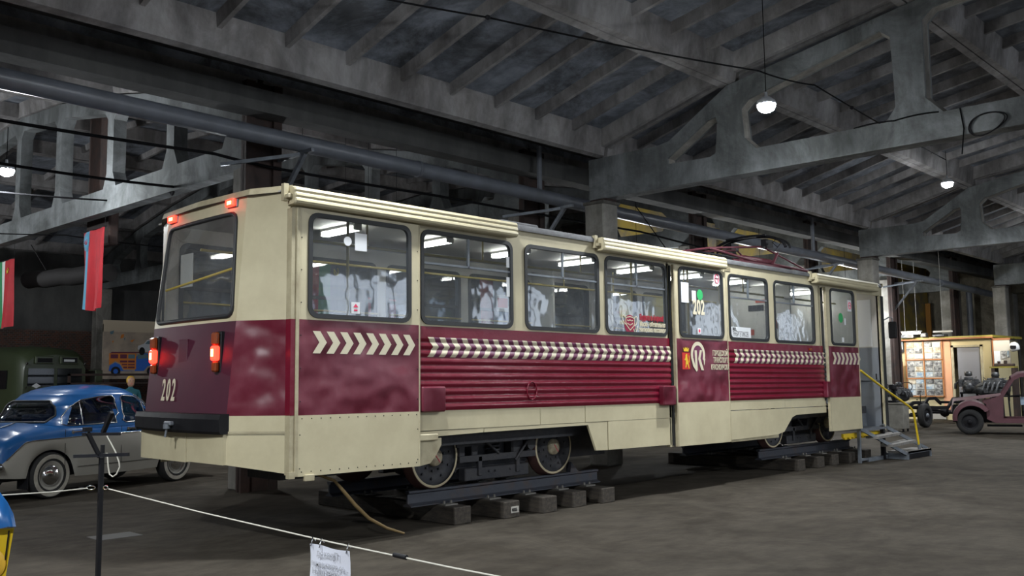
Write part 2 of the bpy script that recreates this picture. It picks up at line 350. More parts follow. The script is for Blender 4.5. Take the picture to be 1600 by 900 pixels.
# ---- near-nave trusses
def near_truss(xc, label):
    t = thing('roof_truss', label, 'roof truss', bl(xc, 3.4, 0), math.atan(BA), 'concrete roof trusses of the near nave')
    def mp(u, v, d): return (d, u-3.4, v)
    out = [(3.52, 4.82), (3.52, 5.58), (2.0, 5.58), (1.75, 5.62), (.6, 6.34), (-2.35, 6.87), (-5.45, 7.32)]
    outm = [(-10.9-y, z) for y, z in reversed(out[:-1])]
    outer = out+outm
    h1 = [(1.78, 5.22), (1.80, 5.32), (.98, 5.83), (.82, 5.86), (.79, 5.75), (.84, 5.25), (.95, 5.20)]
    h2 = [(.10, 5.20), (.32, 5.42), (.36, 5.9), (.22, 6.03), (-1.95, 6.58), (-2.1, 6.45), (-2.13, 5.40), (-1.98, 5.20)]
    h3 = [(-2.78, 5.20), (-2.55, 5.45), (-2.55, 6.60), (-2.7, 6.73), (-5.05, 7.0), (-5.22, 6.85), (-5.22, 5.4), (-5.05, 5.20)]
    hs = [h1, h2, h3]; hs += [[(-10.9-y, z) for y, z in reversed(h)] for h in hs]
    g = MB().use(concrete); g.prism([outer]+hs, mp, 0, .3); g.build('truss_frame', None, t)
    # bearing plate
    MB().use(rust).box((.0, -.28, 4.78), (.3, .1, 4.83)).build('bearing_plate', None, t)
    # paler concrete chamfer around the openings
    g = MB().use(concrete_l)
    for h in hs:
        c = (sum(p[0] for p in h)/len(h), sum(p[1] for p in h)/len(h))
        hh = [(c[0]+(p[0]-c[0])*.985, c[1]+(p[1]-c[1])*.965) for p in h]
        nh = len(h)
        g.add([mp(*p, .05) for p in h]+[mp(*p, .15) for p in hh]+[mp(*p, .25) for p in h], [(i, (i+1) % nh, nh+(i+1) % nh, nh+i) for i in range(nh)]+[(nh+i, nh+(i+1) % nh, 2*nh+(i+1) % nh, 2*nh+i) for i in range(nh)])
    g.build('opening_reveal', None, t)
    return t
near_truss(-3.5, 'concrete roof truss over the camera end of the hall')
near_truss(8.5, 'large grey concrete roof truss with openings above the middle of the tram')
near_truss(20.5, 'concrete roof truss beyond the tram, under the second bright lamp')
near_truss(32.5, 'farthest concrete roof truss above the exhibition booth')
def near_column(xc, label, h=4.78, y0=3.14, s=.44):
    g = MB().use(concrete_l); x0, y0_, _ = 0, 0, 0
    g.bbox((0, 0, 0), (s, s, h), .025)
    for k in range(3): g.bbox((-.02, -.02, h-.06-.0*k), (s+.02, s+.02, h), .01)
    c = bl(xc, y0); o = g.build('concrete_column', None, None, (c[0], c[1], 0)); o.rotation_euler[2] = BA
    tag(o, label, 'column', 'columns carrying the near trusses'); return o
near_column(-3.45, 'square concrete column left behind the blue sedan end, near row')
near_column(8.42, 'square concrete column standing close behind the middle of the tram')
near_column(20.42, 'square concrete column rising behind the front of the tram')
near_column(32.4, 'square concrete column behind the exhibition booth')
for x, lb in ((-3.5, 'a'), (8.5, 'b'), (20.5, 'c'), (32.5, 'd')):
    c = bl(x, -14.4); tag(MB().use(concrete_l).bbox((0, 0, 0), (.44, .44, 4.8), .02).build('concrete_column', None, None, (c[0], c[1], 0)),
        {'a': 'concrete column by the first windows, behind the camera', 'b': 'concrete column on the window wall opposite the tram middle', 'c': 'concrete column on the window wall opposite the tram front', 'd': 'concrete column on the window wall opposite the booth'}[lb], 'column', 'columns along the window wall')
# eave beams over the column row
for ya, yb, z0, z1, lb in ((4.55, 4.9, 5.45, 5.78, 'long dark concrete gutter beam over the second column row'),):
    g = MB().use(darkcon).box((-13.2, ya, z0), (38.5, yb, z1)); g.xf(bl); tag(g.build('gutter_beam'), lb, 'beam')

# ---- far-nave trusses: arched with posts
def far_truss(xc, label):
    t = thing('arched_truss', label, 'roof truss', bl(xc, 5.0, 0), math.atan(BA), 'arched roof trusses of the far nave')
    def mp(u, v, d): return (d, u-5, v)
    top = [(5.0, 5.75), (7.45, 6.42), (9.95, 6.92), (12.4, 7.27), (14.65, 7.42)]
    top += [(29.3-y, z) for y, z in reversed(top[:-1])]
    outer = [(24.3, 4.72), (5.0, 4.74)]+top
    posts = [7.6, 9.95, 12.4, 14.65, 16.9, 19.35, 21.7]
    def topz(y):
        for (a, za), (b, zb) in zip(top[:-1], top[1:]):
            if a <= y <= b: return za+(zb-za)*(y-a)/(b-a)
    holes = []
    ys = [5.75]+[p for q in posts for p in (q-.13, q+.13)]+[23.55]
    for a, b in zip(ys[0::2], ys[1::2]):
        za, zb = topz(a)-.32, topz(b)-.32; c = .14; zl = 5.17
        if min(za, zb)-zl < .35: c = .06
        holes.append([(a+c, zl), (b-c, zl), (b, zl+2*c), (b, zb-c), (b-c, zb), (a+c, za), (a, max(za-c, zl+2.2*c)), (a, zl+2*c)])
    g = MB().use(concrete); g.prism([outer]+holes, mp, -.12, .12); g.build('truss_frame', None, t); return t
far_truss(-3.5, 'arched concrete truss of the far nave nearest the left edge')
ftlab = {2.5: 'arched concrete truss crossing the dark left part above the blue sedan', 8.5: 'arched concrete truss seen over the rear roof of the tram',
         14.5: 'arched concrete truss behind the pantograph', 20.5: 'arched concrete truss past the front roof of the tram', 26.5: 'arched concrete truss deep in the yellow stained bay', 32.5: 'last arched concrete truss near the end wall'}
for x in (2.5, 8.5, 14.5, 20.5, 26.5, 32.5): far_truss(x, ftlab[x])
def far_column(xc, y, label, m=None):
    t = thing('double_column', label, 'column', (*bl(xc, y)[:2], 0), BA, 'columns of the far nave row')
    MB().use(m or concrete_l).bbox((-.2, 0, 0), (.2, .42, 4.74), .02).build('concrete_shaft', None, t)
    MB().use(rust).box((-.30, -.12, 0), (-.16, .02, 6.0)).box((.16, -.12, 0), (.30, .02, 6.0)).box((-.30, -.07, 0), (.30, -.03, 6.0)).build('steel_post', None, t)
    return t
fcl = {-3.5: 'concrete and rusty steel column at the far left edge', 2.5: 'concrete column with rusty steel post above the rear of the tram', 8.5: 'concrete column with brown steel post left of the middle column',
       14.5: 'concrete column with brown steel post behind the pantograph', 20.5: 'concrete column with brown steel post left of the front column', 26.5: 'pale concrete column with steel post right of the tram front', 32.5: 'concrete column with steel post behind the booth'}
for x in (-3.5, 2.5, 8.5, 14.5, 20.5, 26.5, 32.5): far_column(x, 5.0, fcl[x])
# far wall pilasters
for i, x in enumerate((-3.5, 2.5, 8.3, 14.5, 20.5, 26.5, 32.5)):
    c = bl(x, 23.9); tag(MB().use(concrete_l).bbox((-.25, 0, 0), (.25, .38, 4.7), .02).build('wall_pilaster', None, None, (c[0], c[1], 0)),
        ('pale concrete pilaster beyond the far left edge', 'pale concrete pilaster right of the old bus', 'pale concrete pilaster left of the mural board', 'far wall pilaster hidden behind the tram windows', 'far wall pilaster behind the middle of the tram', 'far wall pilaster behind the front of the tram', 'far wall pilaster beyond the booth')[i], 'column', 'pilasters on the brick wall')
# yellow-stained panels, end-wall columns and panels
g = MB().use(yellowcon)
g.box((14.7, 8.0, 3.0), (38.4, 8.2, 6.3)); g.xf(bl); tag(g.build('stained_partition'), 'yellow stained concrete partition high behind the pantograph', 'wall panel')
for i, (x, y, wd, mm, lb) in enumerate(((38.3, 6.9, .5, concrete_l, 'pale concrete column of the end wall above the booth'), (38.3, 4.6, .45, concrete_l, 'pale concrete column of the end wall right of the booth'), (38.3, 9.6, .4, yellowcon, 'yellow stained end wall column left of the booth'), (38.3, 1.2, .5, concrete, 'grey end wall column at the right edge'))):
    c = bl(x, y); tag(MB().use(mm).bbox((-.3, -wd/2, 0), (.28, wd/2, 6.2), .02).build('end_wall_column', None, None, (c[0], c[1], 0)), lb, 'column')
g = MB().use(endcon).bbox((37.9, -14, 4.9), (38.5, 4.4, 5.7), .02); g.xf(bl); tag(g.build('end_beam'), 'heavy concrete beam across the end wall at the right edge', 'beam')
# steel standpipe with rust on the end wall
tag(MB().use(pipem).tube([bl(37.6, 6.0, 2.6), bl(37.6, 6.0, 5.2)], .12, 12).build('wall_pipe'), 'grey vertical pipe on the end wall above the booth', 'pipe')
tag(MB().use(mat('orange_rust', (.35, .16, .03), .8)).box(bl(37.9, 7.75, 2.7), bl(38.0, 7.95, 4.7)).build('rusty_channel'), 'orange rusty steel channel on the end wall', 'pipe')

# ---- long grey pipe with brackets
t = thing('heating_pipe', 'long grey painted pipe running above the tram along the columns', 'pipe', (0, 0, 0))
PZ = lambda x: 5.06-.0105*(x+1.2)
MB().use(pipem).tube([bl(x, 4.3, PZ(x)) for x in (-13, -1.3, 8, 16, 24, 32, 36.5)], .125, 18).build('pipe_run', None, t)
for x in (-7, 5, 17, 29): MB().use(pipem).lathe([(.128, -.03), (.14, -.025), (.14, .025), (.128, .03)], bl(x, 4.3, PZ(x)), (1, BA, 0), 16).build('pipe_joint', None, t)
def bracket(x, label, long=1):
    g = MB().use(steel); z = PZ(x)-.14
    g.bar(bl(x, 4.0, z), bl(x, 5.0, z-.02), .05, .05); g.bar(bl(x, 4.2, z-.02), bl(x-.05, 5.0, z-.95), .06, .06); g.bar(bl(x-.0, 4.3, z-.02), bl(x-.9, 4.98, z-.2), .05, .05)
    tag(g.build('pipe_bracket'), label, 'bracket', 'steel brackets under the long pipe')
bracket(2.75, 'steel triangular bracket under the pipe above the tram rear'); bracket(8.6, 'steel bracket under the pipe beside the middle column')
bracket(20.5, 'steel bracket under the pipe near the front of the tram'); bracket(26.6, 'steel bracket under the pipe above the booth side')
for x, lb in ((8.0, 'thin steel hanger rod above the pipe left of the middle column'), (19.3, 'thin steel hanger rod above the pipe left of the front column')):
    tag(MB().use(pipem).tube([bl(x, 4.3, PZ(x)), bl(x, 4.3, 5.9)], .05, 10).build('pipe_hanger'), lb, 'pipe')
# brown duct, big round duct
tag(MB().use(rust).bbox((2.75, 11.05, 4.3), (2.95, 12.2, 7.5), .03).build('ventilation_duct'), 'dark brown rusty vertical duct behind the left truss', 'duct')
tag(MB().use(mat('dark_cloth_duct', (.02, .018, .018), .8, bump=.4, bscale=6)).tube([(2.9+.8*k/9, 16.0-.3*k, 4.0+.02*math.sin(k*2.1)) for k in range(10)], .2, 16).tube([(3.1, 15.3, 4.1), (2.7, 15.3, 4.75)], .01, 6).build('flexible_duct'), 'dark round flexible duct hanging over the bus', 'duct')
# cables
def cable(pts, r, label, sag=0, n=14, kname='cable', m=None):
    P = []
    for a, b in zip(pts[:-1], pts[1:]):
        a = Vector(a); b = Vector(b)
        for k in range(n):
            t_ = k/n; p = a.lerp(b, t_); p.z -= sag*4*t_*(1-t_); P.append(p)
    P.append(Vector(pts[-1])); return tag(MB().use(m or cablem).tube(P, r, 6).build(kname), label, 'cable')
cable([(-5, 4.72, 4.76), (-1.13, 4.72, 4.74), (1.66, 4.72, 4.79), (2.75, 4.72, 4.73), (5.78, 4.72, 4.74), (11.64, 4.72, 4.72), (20, 4.72, 4.3)], .022, 'thick black cable crossing under the long pipe', .01)
cable([(-3.5, 7.0, 4.9), (2.3, 7.3, 4.8), (2.38, 7.6, 4.8)], .022, 'second black cable across the left truss', .1)
cable([(-3.5, 9.0, 4.75), (2.38, 9.9, 4.95)], .016, 'thin black cable by the left lamp', .1)
cable([(-3.5, 12.0, 4.4), (2.4, 12.4, 4.6), (8.4, 12.4, 4.7)], .012, 'thin wire low behind the left truss', .1)
cable([(-3.0, 2.2, 6.9-.9), (-.0, 1.6, 6.05), (3.1, .6, 6.0), (7.5, -.6, 6.05), (8.45, -1.0, 5.95), (16.9, .1, 6.35)], .012, 'thin lamp wire strung along the hall under the roof', .03)
for (x, y, z), lb in zip(((-.55, 1.7, 6.02), (3.1, .6, 6.0), (10.2, -.78, 6.0)), ('round black insulator on the wire at the upper left', 'round black insulator on the wire at the top middle', 'round black insulator on the wire before the big truss')):
    o = MB().use(black).lathe([(0, -.035), (.03, -.02), (.035, 0), (.03, .02), (0, .035)], (x, y, z), (0, 0, 1), 12).build('wire_insulator'); tag(o, lb, 'insulator', 'insulators on the lamp wire')
# loops of cable on the truss bottom chord
P = []
for k in range(60):
    a = k/59*2*math.pi*1.9; P.append((8.645-.0003*k, -3.35+.26*math.sin(a)*(1-.2*(k/59)), 5.06-.25*(1-math.cos(a))*(.55+.15*math.sin(k*.2))))
tag(MB().use(black).tube(P, .009, 6).build('cable_loop'), 'loops of thin black cable hanging on the big truss', 'cable')
cable([(8.64, -3.0, 5.2), (8.63, -3.04, 4.9), (8.62, -3.0, 4.55)], .009, 'cable end dangling below the big truss')
cable([(8.62, -1.5, 5.205), (8.625, -2.1, 5.20), (8.64, -2.72, 5.205)], .012, 'thin black cable lying along the truss bottom chord', -.02)
cable([(9.2, 3.0, 4.75), (9.9, 2.4, 3.42)], .01, 'thin wire dropping from the truss to the tram roof')

# ---- hanging lamps and added fill lamps
def lamp(i, x, y, z, k):
    labs = ['bright hanging lamp in front of the opening of the big truss', 'hanging lamp over the rear of the tram just above the picture', 'bright hanging lamp before the second truss, right side', 'bright hanging lamp at the left edge above the sedan', 'added hanging fill lamp over the exhibition booth', 'added hanging fill lamp behind and left of the camera', 'added hanging fill lamp behind the camera, opposite the tram rear', 'added hanging fill lamp on the window side opposite the tram front', 'added hanging fill lamp on the window side opposite the booth', 'low far nave fill lamp added behind the middle door of the tram', 'low far nave fill lamp added behind the front windows of the tram', 'far nave fill lamp added beyond the left edge', 'added hanging fill lamp beyond the left edge, near row', 'low far nave fill lamp added between the tram front and the booth', 'low far nave fill lamp added behind the rear door of the tram']
    t = thing('hanging_lamp', labs[i], 'lamp', (x, y, z), 0, 'hanging lamps' if i < 5 else 'added fill lamps out of sight')
    h = MB().use(mat('lamp_body', (.6, .62, .65), .4)); h.lathe([(.0, .20), (.02, .195), (.025, .12), (.07, .11), (.12, .07), (.13, .02), (.12, .02)], (0, 0, 0), (0, 0, 1), 20)
    for a in range(12):
        an = a/12*6.283; h.bar((.05*math.cos(an), .05*math.sin(an), .12), (.118*math.cos(an), .118*math.sin(an), .03), .006, .02)
    h.build('lamp_housing', None, t)
    b = MB().use(bulb_em).lathe([(.125, .02), (.12, -.015), (.10, -.055), (.055, -.08), (0, -.085)], (0, 0, 0), (0, 0, 1), 20).build('lamp_bulb', None, t)
    MB().use(cablem).tube([(0, 0, .2), (0, 0, 1.75 if i == 0 else (.75 if z > 5 else 6.6-z))], .006, 6).build('lamp_cord', None, t)
    ld = bpy.data.lights.new('lamp_light', 'POINT' if i in OMNI else 'SPOT'); ld.energy = LAMP_W*k*2.2; ld.color = LAMP_COL; ld.shadow_soft_size = .11; 
    if i not in OMNI: ld.spot_size = R(174); ld.spot_blend = .5
    lo = bpy.data.objects.new('lamp_light', ld); COL.objects.link(lo); lo.parent = t; lo.location = (0, 0, -.10 if i not in OMNI else -.22)
for i, a in enumerate(LAMPS): lamp(i, *a)
# ================================================================== TRAM
TB = Vector((6.2, 1.3, 0))
T = thing('tram_car', 'cream and maroon tram number 202 standing on a short track of sleepers', 'tram', TB)
def tl(x, y, z): return (x, y, z-.0062*x)
def tp(g, name, m=None, parent=None, tilt=True, **k):   # body part of the tram in hall coordinates
    if tilt: g.xf(tl)
    if parent: return g.build(name, m, parent, **k)
    return g.build(name, m, T, -TB, **k)
ZS, ZM, ZT = 2.12, 1.25, 3.30       # sill line, maroon bottom, top of side
def side(u, v, d): return (u, d, v)
def er(z): return .39-.092*max(0, z-1.25)
# near side wall above sill with window openings
WN = [(1.53, 2.86), (3.08, 4.40), (4.54, 5.85), (7.43, 8.57), (8.77, 10.09)]
g = MB().use(cream)
g.prism([rect(1.44, ZS, 5.90, ZT)]+[rrect(a, 2.15, b, 3.12, .09) for a, b in WN[:3]], side, 0, .04)
g.prism([rect(7.28, ZS, 10.30, ZT)]+[rrect(a, 2.15, b, 3.12, .09) for a, b in WN[3:]], side, 0, .04)
g.box((-.02, 0, 3.14), (1.46, .04, ZT)); g.box((5.88, 0, 3.12), (7.3, .04, ZT)); g.box((10.3, 0, 3.12), (12.85, .04, ZT))
g.box((-.02, -.03, .71), (.02, .04, 3.16)); g.box((12.70, -.01, .62), (12.75, .05, 3.14)); g.box((10.28, 0, 1.2), (10.34, .04, 3.14))
g.box((1.40, .0, .70), (1.50, .05, 3.14)); g.box((5.86, .0, .66), (5.93, .06, 3.14)); g.box((7.26, .0, .66), (7.32, .06, 3.14))
# cream belt and aprons
def skirt(poly, y=0, th=.03): g.prism([poly], side, y, y+th)
skirt(rect(1.44, 1.05, 3.3, 1.25), .0); skirt(rect(3.31, 1.05, 4.1, 1.25), .002); skirt(rect(4.11, 1.05, 5.9, 1.25), 0)
skirt([(1.44, .98), (2.4, 1.0), (2.41, 1.045), (1.44, 1.04)], .004); skirt([(2.415, 1.0), (4.16, 1.015), (4.31, .70), (4.53, .695), (4.53, 1.045), (2.415, 1.045)], .004)
skirt([(4.545, .695), (5.88, .69), (5.88, 1.045), (4.545, 1.045)], 0)
skirt(rect(7.3, 1.11, 9.0, 1.26)); skirt(rect(9.01, 1.11, 10.40, 1.26), .002)
skirt([(7.3, .68), (8.72, .70), (8.95, .74), (9.10, .86), (9.22, .955), (9.36, .99), (10.4, 1.0), (10.4, 1.10), (7.3, 1.10)], 0)
side_o = tp(g, 'body_side')
g = MB().use(cream_d)
g.prism([[(1.47, .97), (1.77, .97), (1.77, .90), (1.70, .80), (1.62, .72), (1.47, .70)]], side, -.03, -.005)
tp(g, 'wheel_guard')
tp(MB().use(cream_d).bbox((1.44, -.07, .95), (1.70, -.03, 1.02), .01), 'door_roller'); tp(MB().use(cream_d).bbox((10.42, -.07, .92), (10.62, -.03, .98), .01), 'door_roller')
# maroon plain strip
g = MB().use(maroon); g.box((1.44, -.004, 2.0), (5.90, .03, 2.12)); g.box((7.28, -.004, 2.0), (10.42, .03, 2.12))
tp(g, 'maroon_strip')
CP = .0785
def cory(z): return -.004-.014*(.5-.5*math.cos(2*math.pi*(z-1.25)/CP))**.6
def corr(x0, x1, za, zb, off=0, dx=.6):
    n = max(2, int((zb-za)/.0085)); rows = []
    for k in range(n+1):
        z = za+(zb-za)*k/n; rows.append([(x0+(x1-x0)*j/8, cory(z)+off, z) for j in range(9)])
    return rows
g = MB().use(maroon)
for a, b in ((1.45, 3.0), (3.003, 4.55), (4.553, 5.9), (7.28, 8.85), (8.853, 10.42)): g.grid(corr(a, b, 1.25, 2.0))
g.box((1.45, .0, 1.25), (5.9, .02, 2.0)); g.box((7.28, .0, 1.25), (10.42, .02, 2.0))
tp(g, 'corrugated_panel')
g = MB().use(maroon)
for x, z, r in ((3.15, 1.44, .09),): g.tube([(x+r*math.cos(a/24*6.283)*.9, -.022, z+.1*math.sin(a/24*6.283)) for a in range(25)], .008, 6)
tp(g, 'filler_cap_ring')
for a, b, z0, z1 in ((1.47, 1.79, 1.24, 1.50), (5.62, 5.90, 1.22, 1.48), (10.30, 10.46, 1.25, 1.52)):
    tp(MB().use(maroon_dent).bbox((a, -.09, z0), (b, -.0, z1), .015), 'door_guide_box')
# ---------- chevrons
def chev(g, x0, zc, h, w, tip, surf=None):
    n = 12
    L = []; Rr = []
    for k in range(n+1):
        z = zc-h/2+h*k/n; s = 1-abs(2*k/n-1)
        y = (surf(z) if surf else -.003)
        L.append((x0+tip*s, y-.002, z)); Rr.append((x0+w+tip*s, y-.002, z))
    g.grid([L, Rr], False)
def chev_fine(g, x0, zc, h, w, tip, surf):
    n = 28; L = []; Rr = []
    for k in range(n+1):
        z = zc-h/2+h*k/n; s = 1-abs(2*k/n-1); y = surf(z)
        L.append((x0+tip*s, y-.003, z)); Rr.append((x0+w+tip*s, y-.003, z))
    g.grid([L, Rr], False)
chm = mat('cream_film', (.66, .60, .44), .5)
g = MB()
px = .1552
g.use(chm)
for k in range(28): chev_fine(g, 1.60+px*k, 1.905, .205, .078, .072, cory)
g.use(purple)
for k in range(27): chev_fine(g, 1.60+.078+px*k, 1.905, .205, .0772, .072, cory)
tp(g, 'chevron_stripe'); g = MB().use(chm)
for k in range(19): chev_fine(g, 7.50+px*k, 1.905, .205, .078, .072, cory)
g.use(purple)
for k in range(18): chev_fine(g, 7.50+.078+px*k, 1.905, .205, .0772, .072, cory)
tp(g, 'chevron_stripe')
# ---------- doors
def door(x0, x1, z0, z1, wx0, wx1, nch, chx, name, rivets=True, pp=.1512):
    Y = -.07
    g = MB().use(cream)
    g.prism([rect(x0, ZS, x1, z1), rrect(wx0, 2.15, wx1, 3.11, .09)], side, Y, Y+.035)
    g.use(maroon_dent).prism([rect(x0, ZM, x1, ZS)], side, Y, Y+.035)
    g.use(cream).prism([rect(x0, z0, x1, ZM)], side, Y-.001, Y+.035)
    g.use(cream_d); g.bbox((x0-.002, Y-.006, z0), (x0+.03, Y+.04, z1), .004); g.bbox((x1-.018, Y-.006, z0), (x1, Y+.04, z1), .004)
    if rivets:
        g.use(black)
        for k in range(14):
            for z in (z0+.04, ZM-.03): g.lathe([(.006, 0), (.005, -.003), (0, -.004)], (x0+.07+(x1-x0-.12)*k/13, Y-.001, z), (0, 1, 0), 8)
        for k in range(9):
            for x in (x0+.05, x1-.035): g.lathe([(.006, 0), (.005, -.003), (0, -.004)], (x, Y-.001, z0+.07+k*.3), (0, 1, 0), 8)
    d = tp(g, name)
    g = MB().use(chm)
    for k in range(nch): chev(g, chx+pp*k, 1.915, .205, .082, .072, lambda z: Y-.001)
    if name == 'front_door':
        g.use(purple)
        for k in range(nch-1): chev(g, chx+.082+pp*k, 1.915, .205, pp-.083, .072, lambda z: Y-.001)
    if nch: tp(g, 'chevron_stripe', None, d)
    fr = MB().use(rubber).prism([rrect(wx0-.012, 2.138, wx1+.012, 3.122, .1), rrect(wx0+.03, 2.18, wx1-.03, 3.08, .07)], side, Y-.016, Y+.02)
    tp(fr, 'window_rubber', None, d)
    gl = MB().use(tram_glass).prism([rrect(wx0+.025, 2.175, wx1-.025, 3.085, .07)], side, Y-.002, Y+.002, False)
    tp(gl, 'window_pane', None, d)
    return d
rear_door = door(.0, 1.455, .705, 3.15, .13, 1.32, 8, .175, 'rear_door')
mid_door = door(5.935, 7.27, .665, 3.13, 6.05, 7.15, 0, 0, 'middle_door', False)
front_door = door(10.40, 11.60, .685, 3.13, 10.55, 11.47, 7, 10.56, 'front_door', False, .1552)
g = MB().use(cream_d); g.box((-.05, -.06, .72), (-.005, .02, 3.14)); g.box((-.06, -.075, .69), (.0, -.02, .75)); g.bbox((.10, -.09, .66), (.2, -.05, .72), .005)
g.use(maroon); g.box((-.052, -.062, ZM), (-.003, .02, ZS))
tp(g, 'corner_post')
for q in (((5.905, -.03, .68), (5.93, .0, 3.12)), ((7.275, -.03, .68), (7.30, .0, 3.1)), ((10.36, -.02, 1.2), (10.395, .01, 3.12)), ((12.75, -.02, .62), (12.86, .05, 3.12))): tp(MB().use(rubber).box(*q), 'door_seal')
# ---------- side windows
def sidewin(x0, x1, y=0, bar=2.77, par=None):
    f = MB().use(rubber).prism([rrect(x0-.012, 2.138, x1+.012, 3.132, .1), rrect(x0+.03, 2.18, x1-.03, 3.09, .07)], side, y-.014, y+.03)
    o = tp(f, 'side_window')
    if bar:
        mid = (x0+x1)/2
        tp(MB().use(steel).box((x0+.03, y-.006, bar), (x1-.03, y+.02, bar+.022)).box((mid-.012, y-.006, bar), (mid+.012, y+.02, 3.1)), 'vent_frame', None, o)
    tp(MB().use(tram_glass).prism([rrect(x0+.02, 2.17, x1-.02, 3.10, .07)], side, y, y+.003, False), 'window_pane', None, o)
for a, b in WN: sidewin(a, b)
# ---------- far side wall
WF = [(.15, 1.40), (1.55, 2.88), (3.05, 4.38), (4.55, 5.85), (6.0, 7.25), (7.43, 8.57), (8.75, 10.05), (10.25, 11.45)]
g = MB().use(cream).prism([rect(0, ZS, 12.8, ZT)]+[rrect(a, 2.15, b, 3.12, .09) for a, b in WF], side, 2.575, 2.60)
g.use(maroon).box((0, 2.57, ZM), (12.8, 2.605, ZS)); g.use(cream).box((0, 2.57, .95), (12.8, 2.6, ZM)).box((4.3, 2.57, .7), (8.9, 2.6, .95)).box((0, 2.57, .7), (1.5, 2.6, .95))
g.use(inner).prism([rect(0, ZS, 12.8, ZT)]+[rrect(a, 2.15, b, 3.12, .09) for a, b in WF], side, 2.55, 2.572)
g.box((0, 2.55, 1.05), (12.8, 2.569, ZS))
tp(g, 'far_side')
for a, b in WF:
    o = tp(MB().use(rubber).prism([rrect(a-.01, 2.14, b+.01, 3.13, .1), rrect(a+.04, 2.19, b-.04, 3.08, .07)], side, 2.54, 2.61).box((a, 2.56, 2.60), (b, 2.59, 2.64)), 'far_window')
    tp(MB().use(tram_glass).prism([rrect(a+.02, 2.17, b-.02, 3.10, .07)], side, 2.575, 2.578, False), 'window_pane', None, o)
# ---------- roof
prof = [(-.03, 3.27), (-.035, 3.315), (.0, 3.345), (.15, 3.375), (.5, 3.415), (1.3, 3.445), (2.1, 3.415), (2.45, 3.375), (2.6, 3.345), (2.635, 3.315), (2.63, 3.27)]
g = MB().use(roofgrey)
g.grid([[(x, y, z) for y, z in prof] for x in (-.0, 3, 6, 9, 12.8)])
# rear and front caps of the roof
rim = [(-.045, -.03), (-.235, .40), (-.29, 1.3), (-.235, 2.20), (-.045, 2.63)]
c1 = [(x, y, 3.30) for x, y in rim]; c2 = [(x+.02, y, 3.36) for x, y in rim]; c3 = [(0, -.0, 3.345), (0, .5, 3.415), (0, 1.3, 3.445), (0, 2.1, 3.415), (0, 2.6, 3.345)]
g.use(cream_d); g.grid([c1, c2], False); g.use(roofgrey); g.grid([c2, c3], False)
g.add([(*p[:2], 3.30) for p in c1]+[(0, -.03, 3.30), (0, 2.63, 3.30)], [(0, 1, 2, 3, 4, 6, 5)])
fm = lambda P: [(12.8-(p[0])*1.6, p[1], p[2]) for p in P]
g.use(cream_d); g.grid([fm(c1), fm(c2)], False); g.use(roofgrey); g.grid([fm(c2), fm(c3)], False)
g.use(cream).box((0, -.02, 3.29), (12.8, .0, 3.325))
# ceiling panel inside
g.use(inner).box((-.1, .02, 3.30), (12.7, 2.58, 3.315))
tp(g, 'roof')
# door track covers
def cover(x0, x1, name='door_track_cover'):
    P = [(0, 3.335)]
    zt, zb = 3.335, 3.165
    P = [(-.02, zt), (-.10, zt), (-.128, zt-.012), (-.140, zt-.035), (-.134, zt-.058), (-.142, zt-.068), (-.146, zt-.088), (-.140, zt-.108), (-.146, zt-.118), (-.150, zt-.138), (-.143, zt-.158), (-.12, zb), (-.02, zb)]
    g = MB().use(cream); n = len(P)
    xs = [x0, x0+.015, x1-.015, x1]
    rows = [[(x, y*(.9 if k in (0, 3) else 1), zb+.085+(z-zb-.085)*(.94 if k in (0, 3) else 1)) for y, z in P] for k, x in enumerate(xs)]
    g.grid(rows, False, True); g.add(rows[0], [tuple(range(n))]); g.add(rows[-1], [tuple(range(n))])
    g.use(cream_d); g.box((x0-.06, -.05, 3.20), (x0-.01, .0, 3.36)); g.bbox((x0-.05, -.1, 3.22), (x0-.0, -.04, 3.26), .005)
    tp(g, name)
cover(-.07, 2.84); cover(4.36, 7.21); cover(10.0, 12.42)
tp(MB().use(cream_d).box((7.34, -.012, 3.19), (7.5, -.002, 3.20)).box((7.34, -.012, 3.215), (7.5, -.002, 3.225)).box((7.34, -.012, 3.24), (7.5, -.002, 3.25)).box((7.34, -.012, 3.165), (7.5, -.002, 3.175)), 'vent_louvre')
# ---------- rear end
YN, YF = .45, 2.15
def rp(y, z, d=0):
    return (-er(z)-d-.035*(1-((y-1.3)/.86)**2), y, z)
g = MB()
def rgrid(y0, y1, z0, z1, d=0, ny=10, nz=4, f0=None, f1=None):
    rows = []
    for i in range(nz+1):
        z = z0+(z1-z0)*i/nz; a = f0(z) if f0 else y0; b = f1(z) if f1 else y1
        rows.append([rp(a+(b-a)*j/ny, z, d) for j in range(ny+1)])
    return rows
ynz = lambda z: YN+.02*max(0, z-2.12); yfz = lambda z: YF-.05*max(0, z-2.12)
g.use(maroon_r).grid(rgrid(0, 0, ZM-.02, ZS, 0, 12, 6, ynz, yfz))
g.use(cream).grid(rgrid(0, 0, ZS, 2.17, 0, 12, 1, ynz, yfz)); g.grid(rgrid(0, 0, 3.16, 3.34, 0, 12, 2, ynz, yfz))
wl = lambda z: .515+.10*(z-2.17); wr = lambda z: 2.075-.08*(z-2.17)
g.grid(rgrid(0, 0, 2.17, 3.16, 0, 1, 6, ynz, wl)); g.grid(rgrid(0, 0, 2.17, 3.16, 0, 1, 6, wr, yfz))
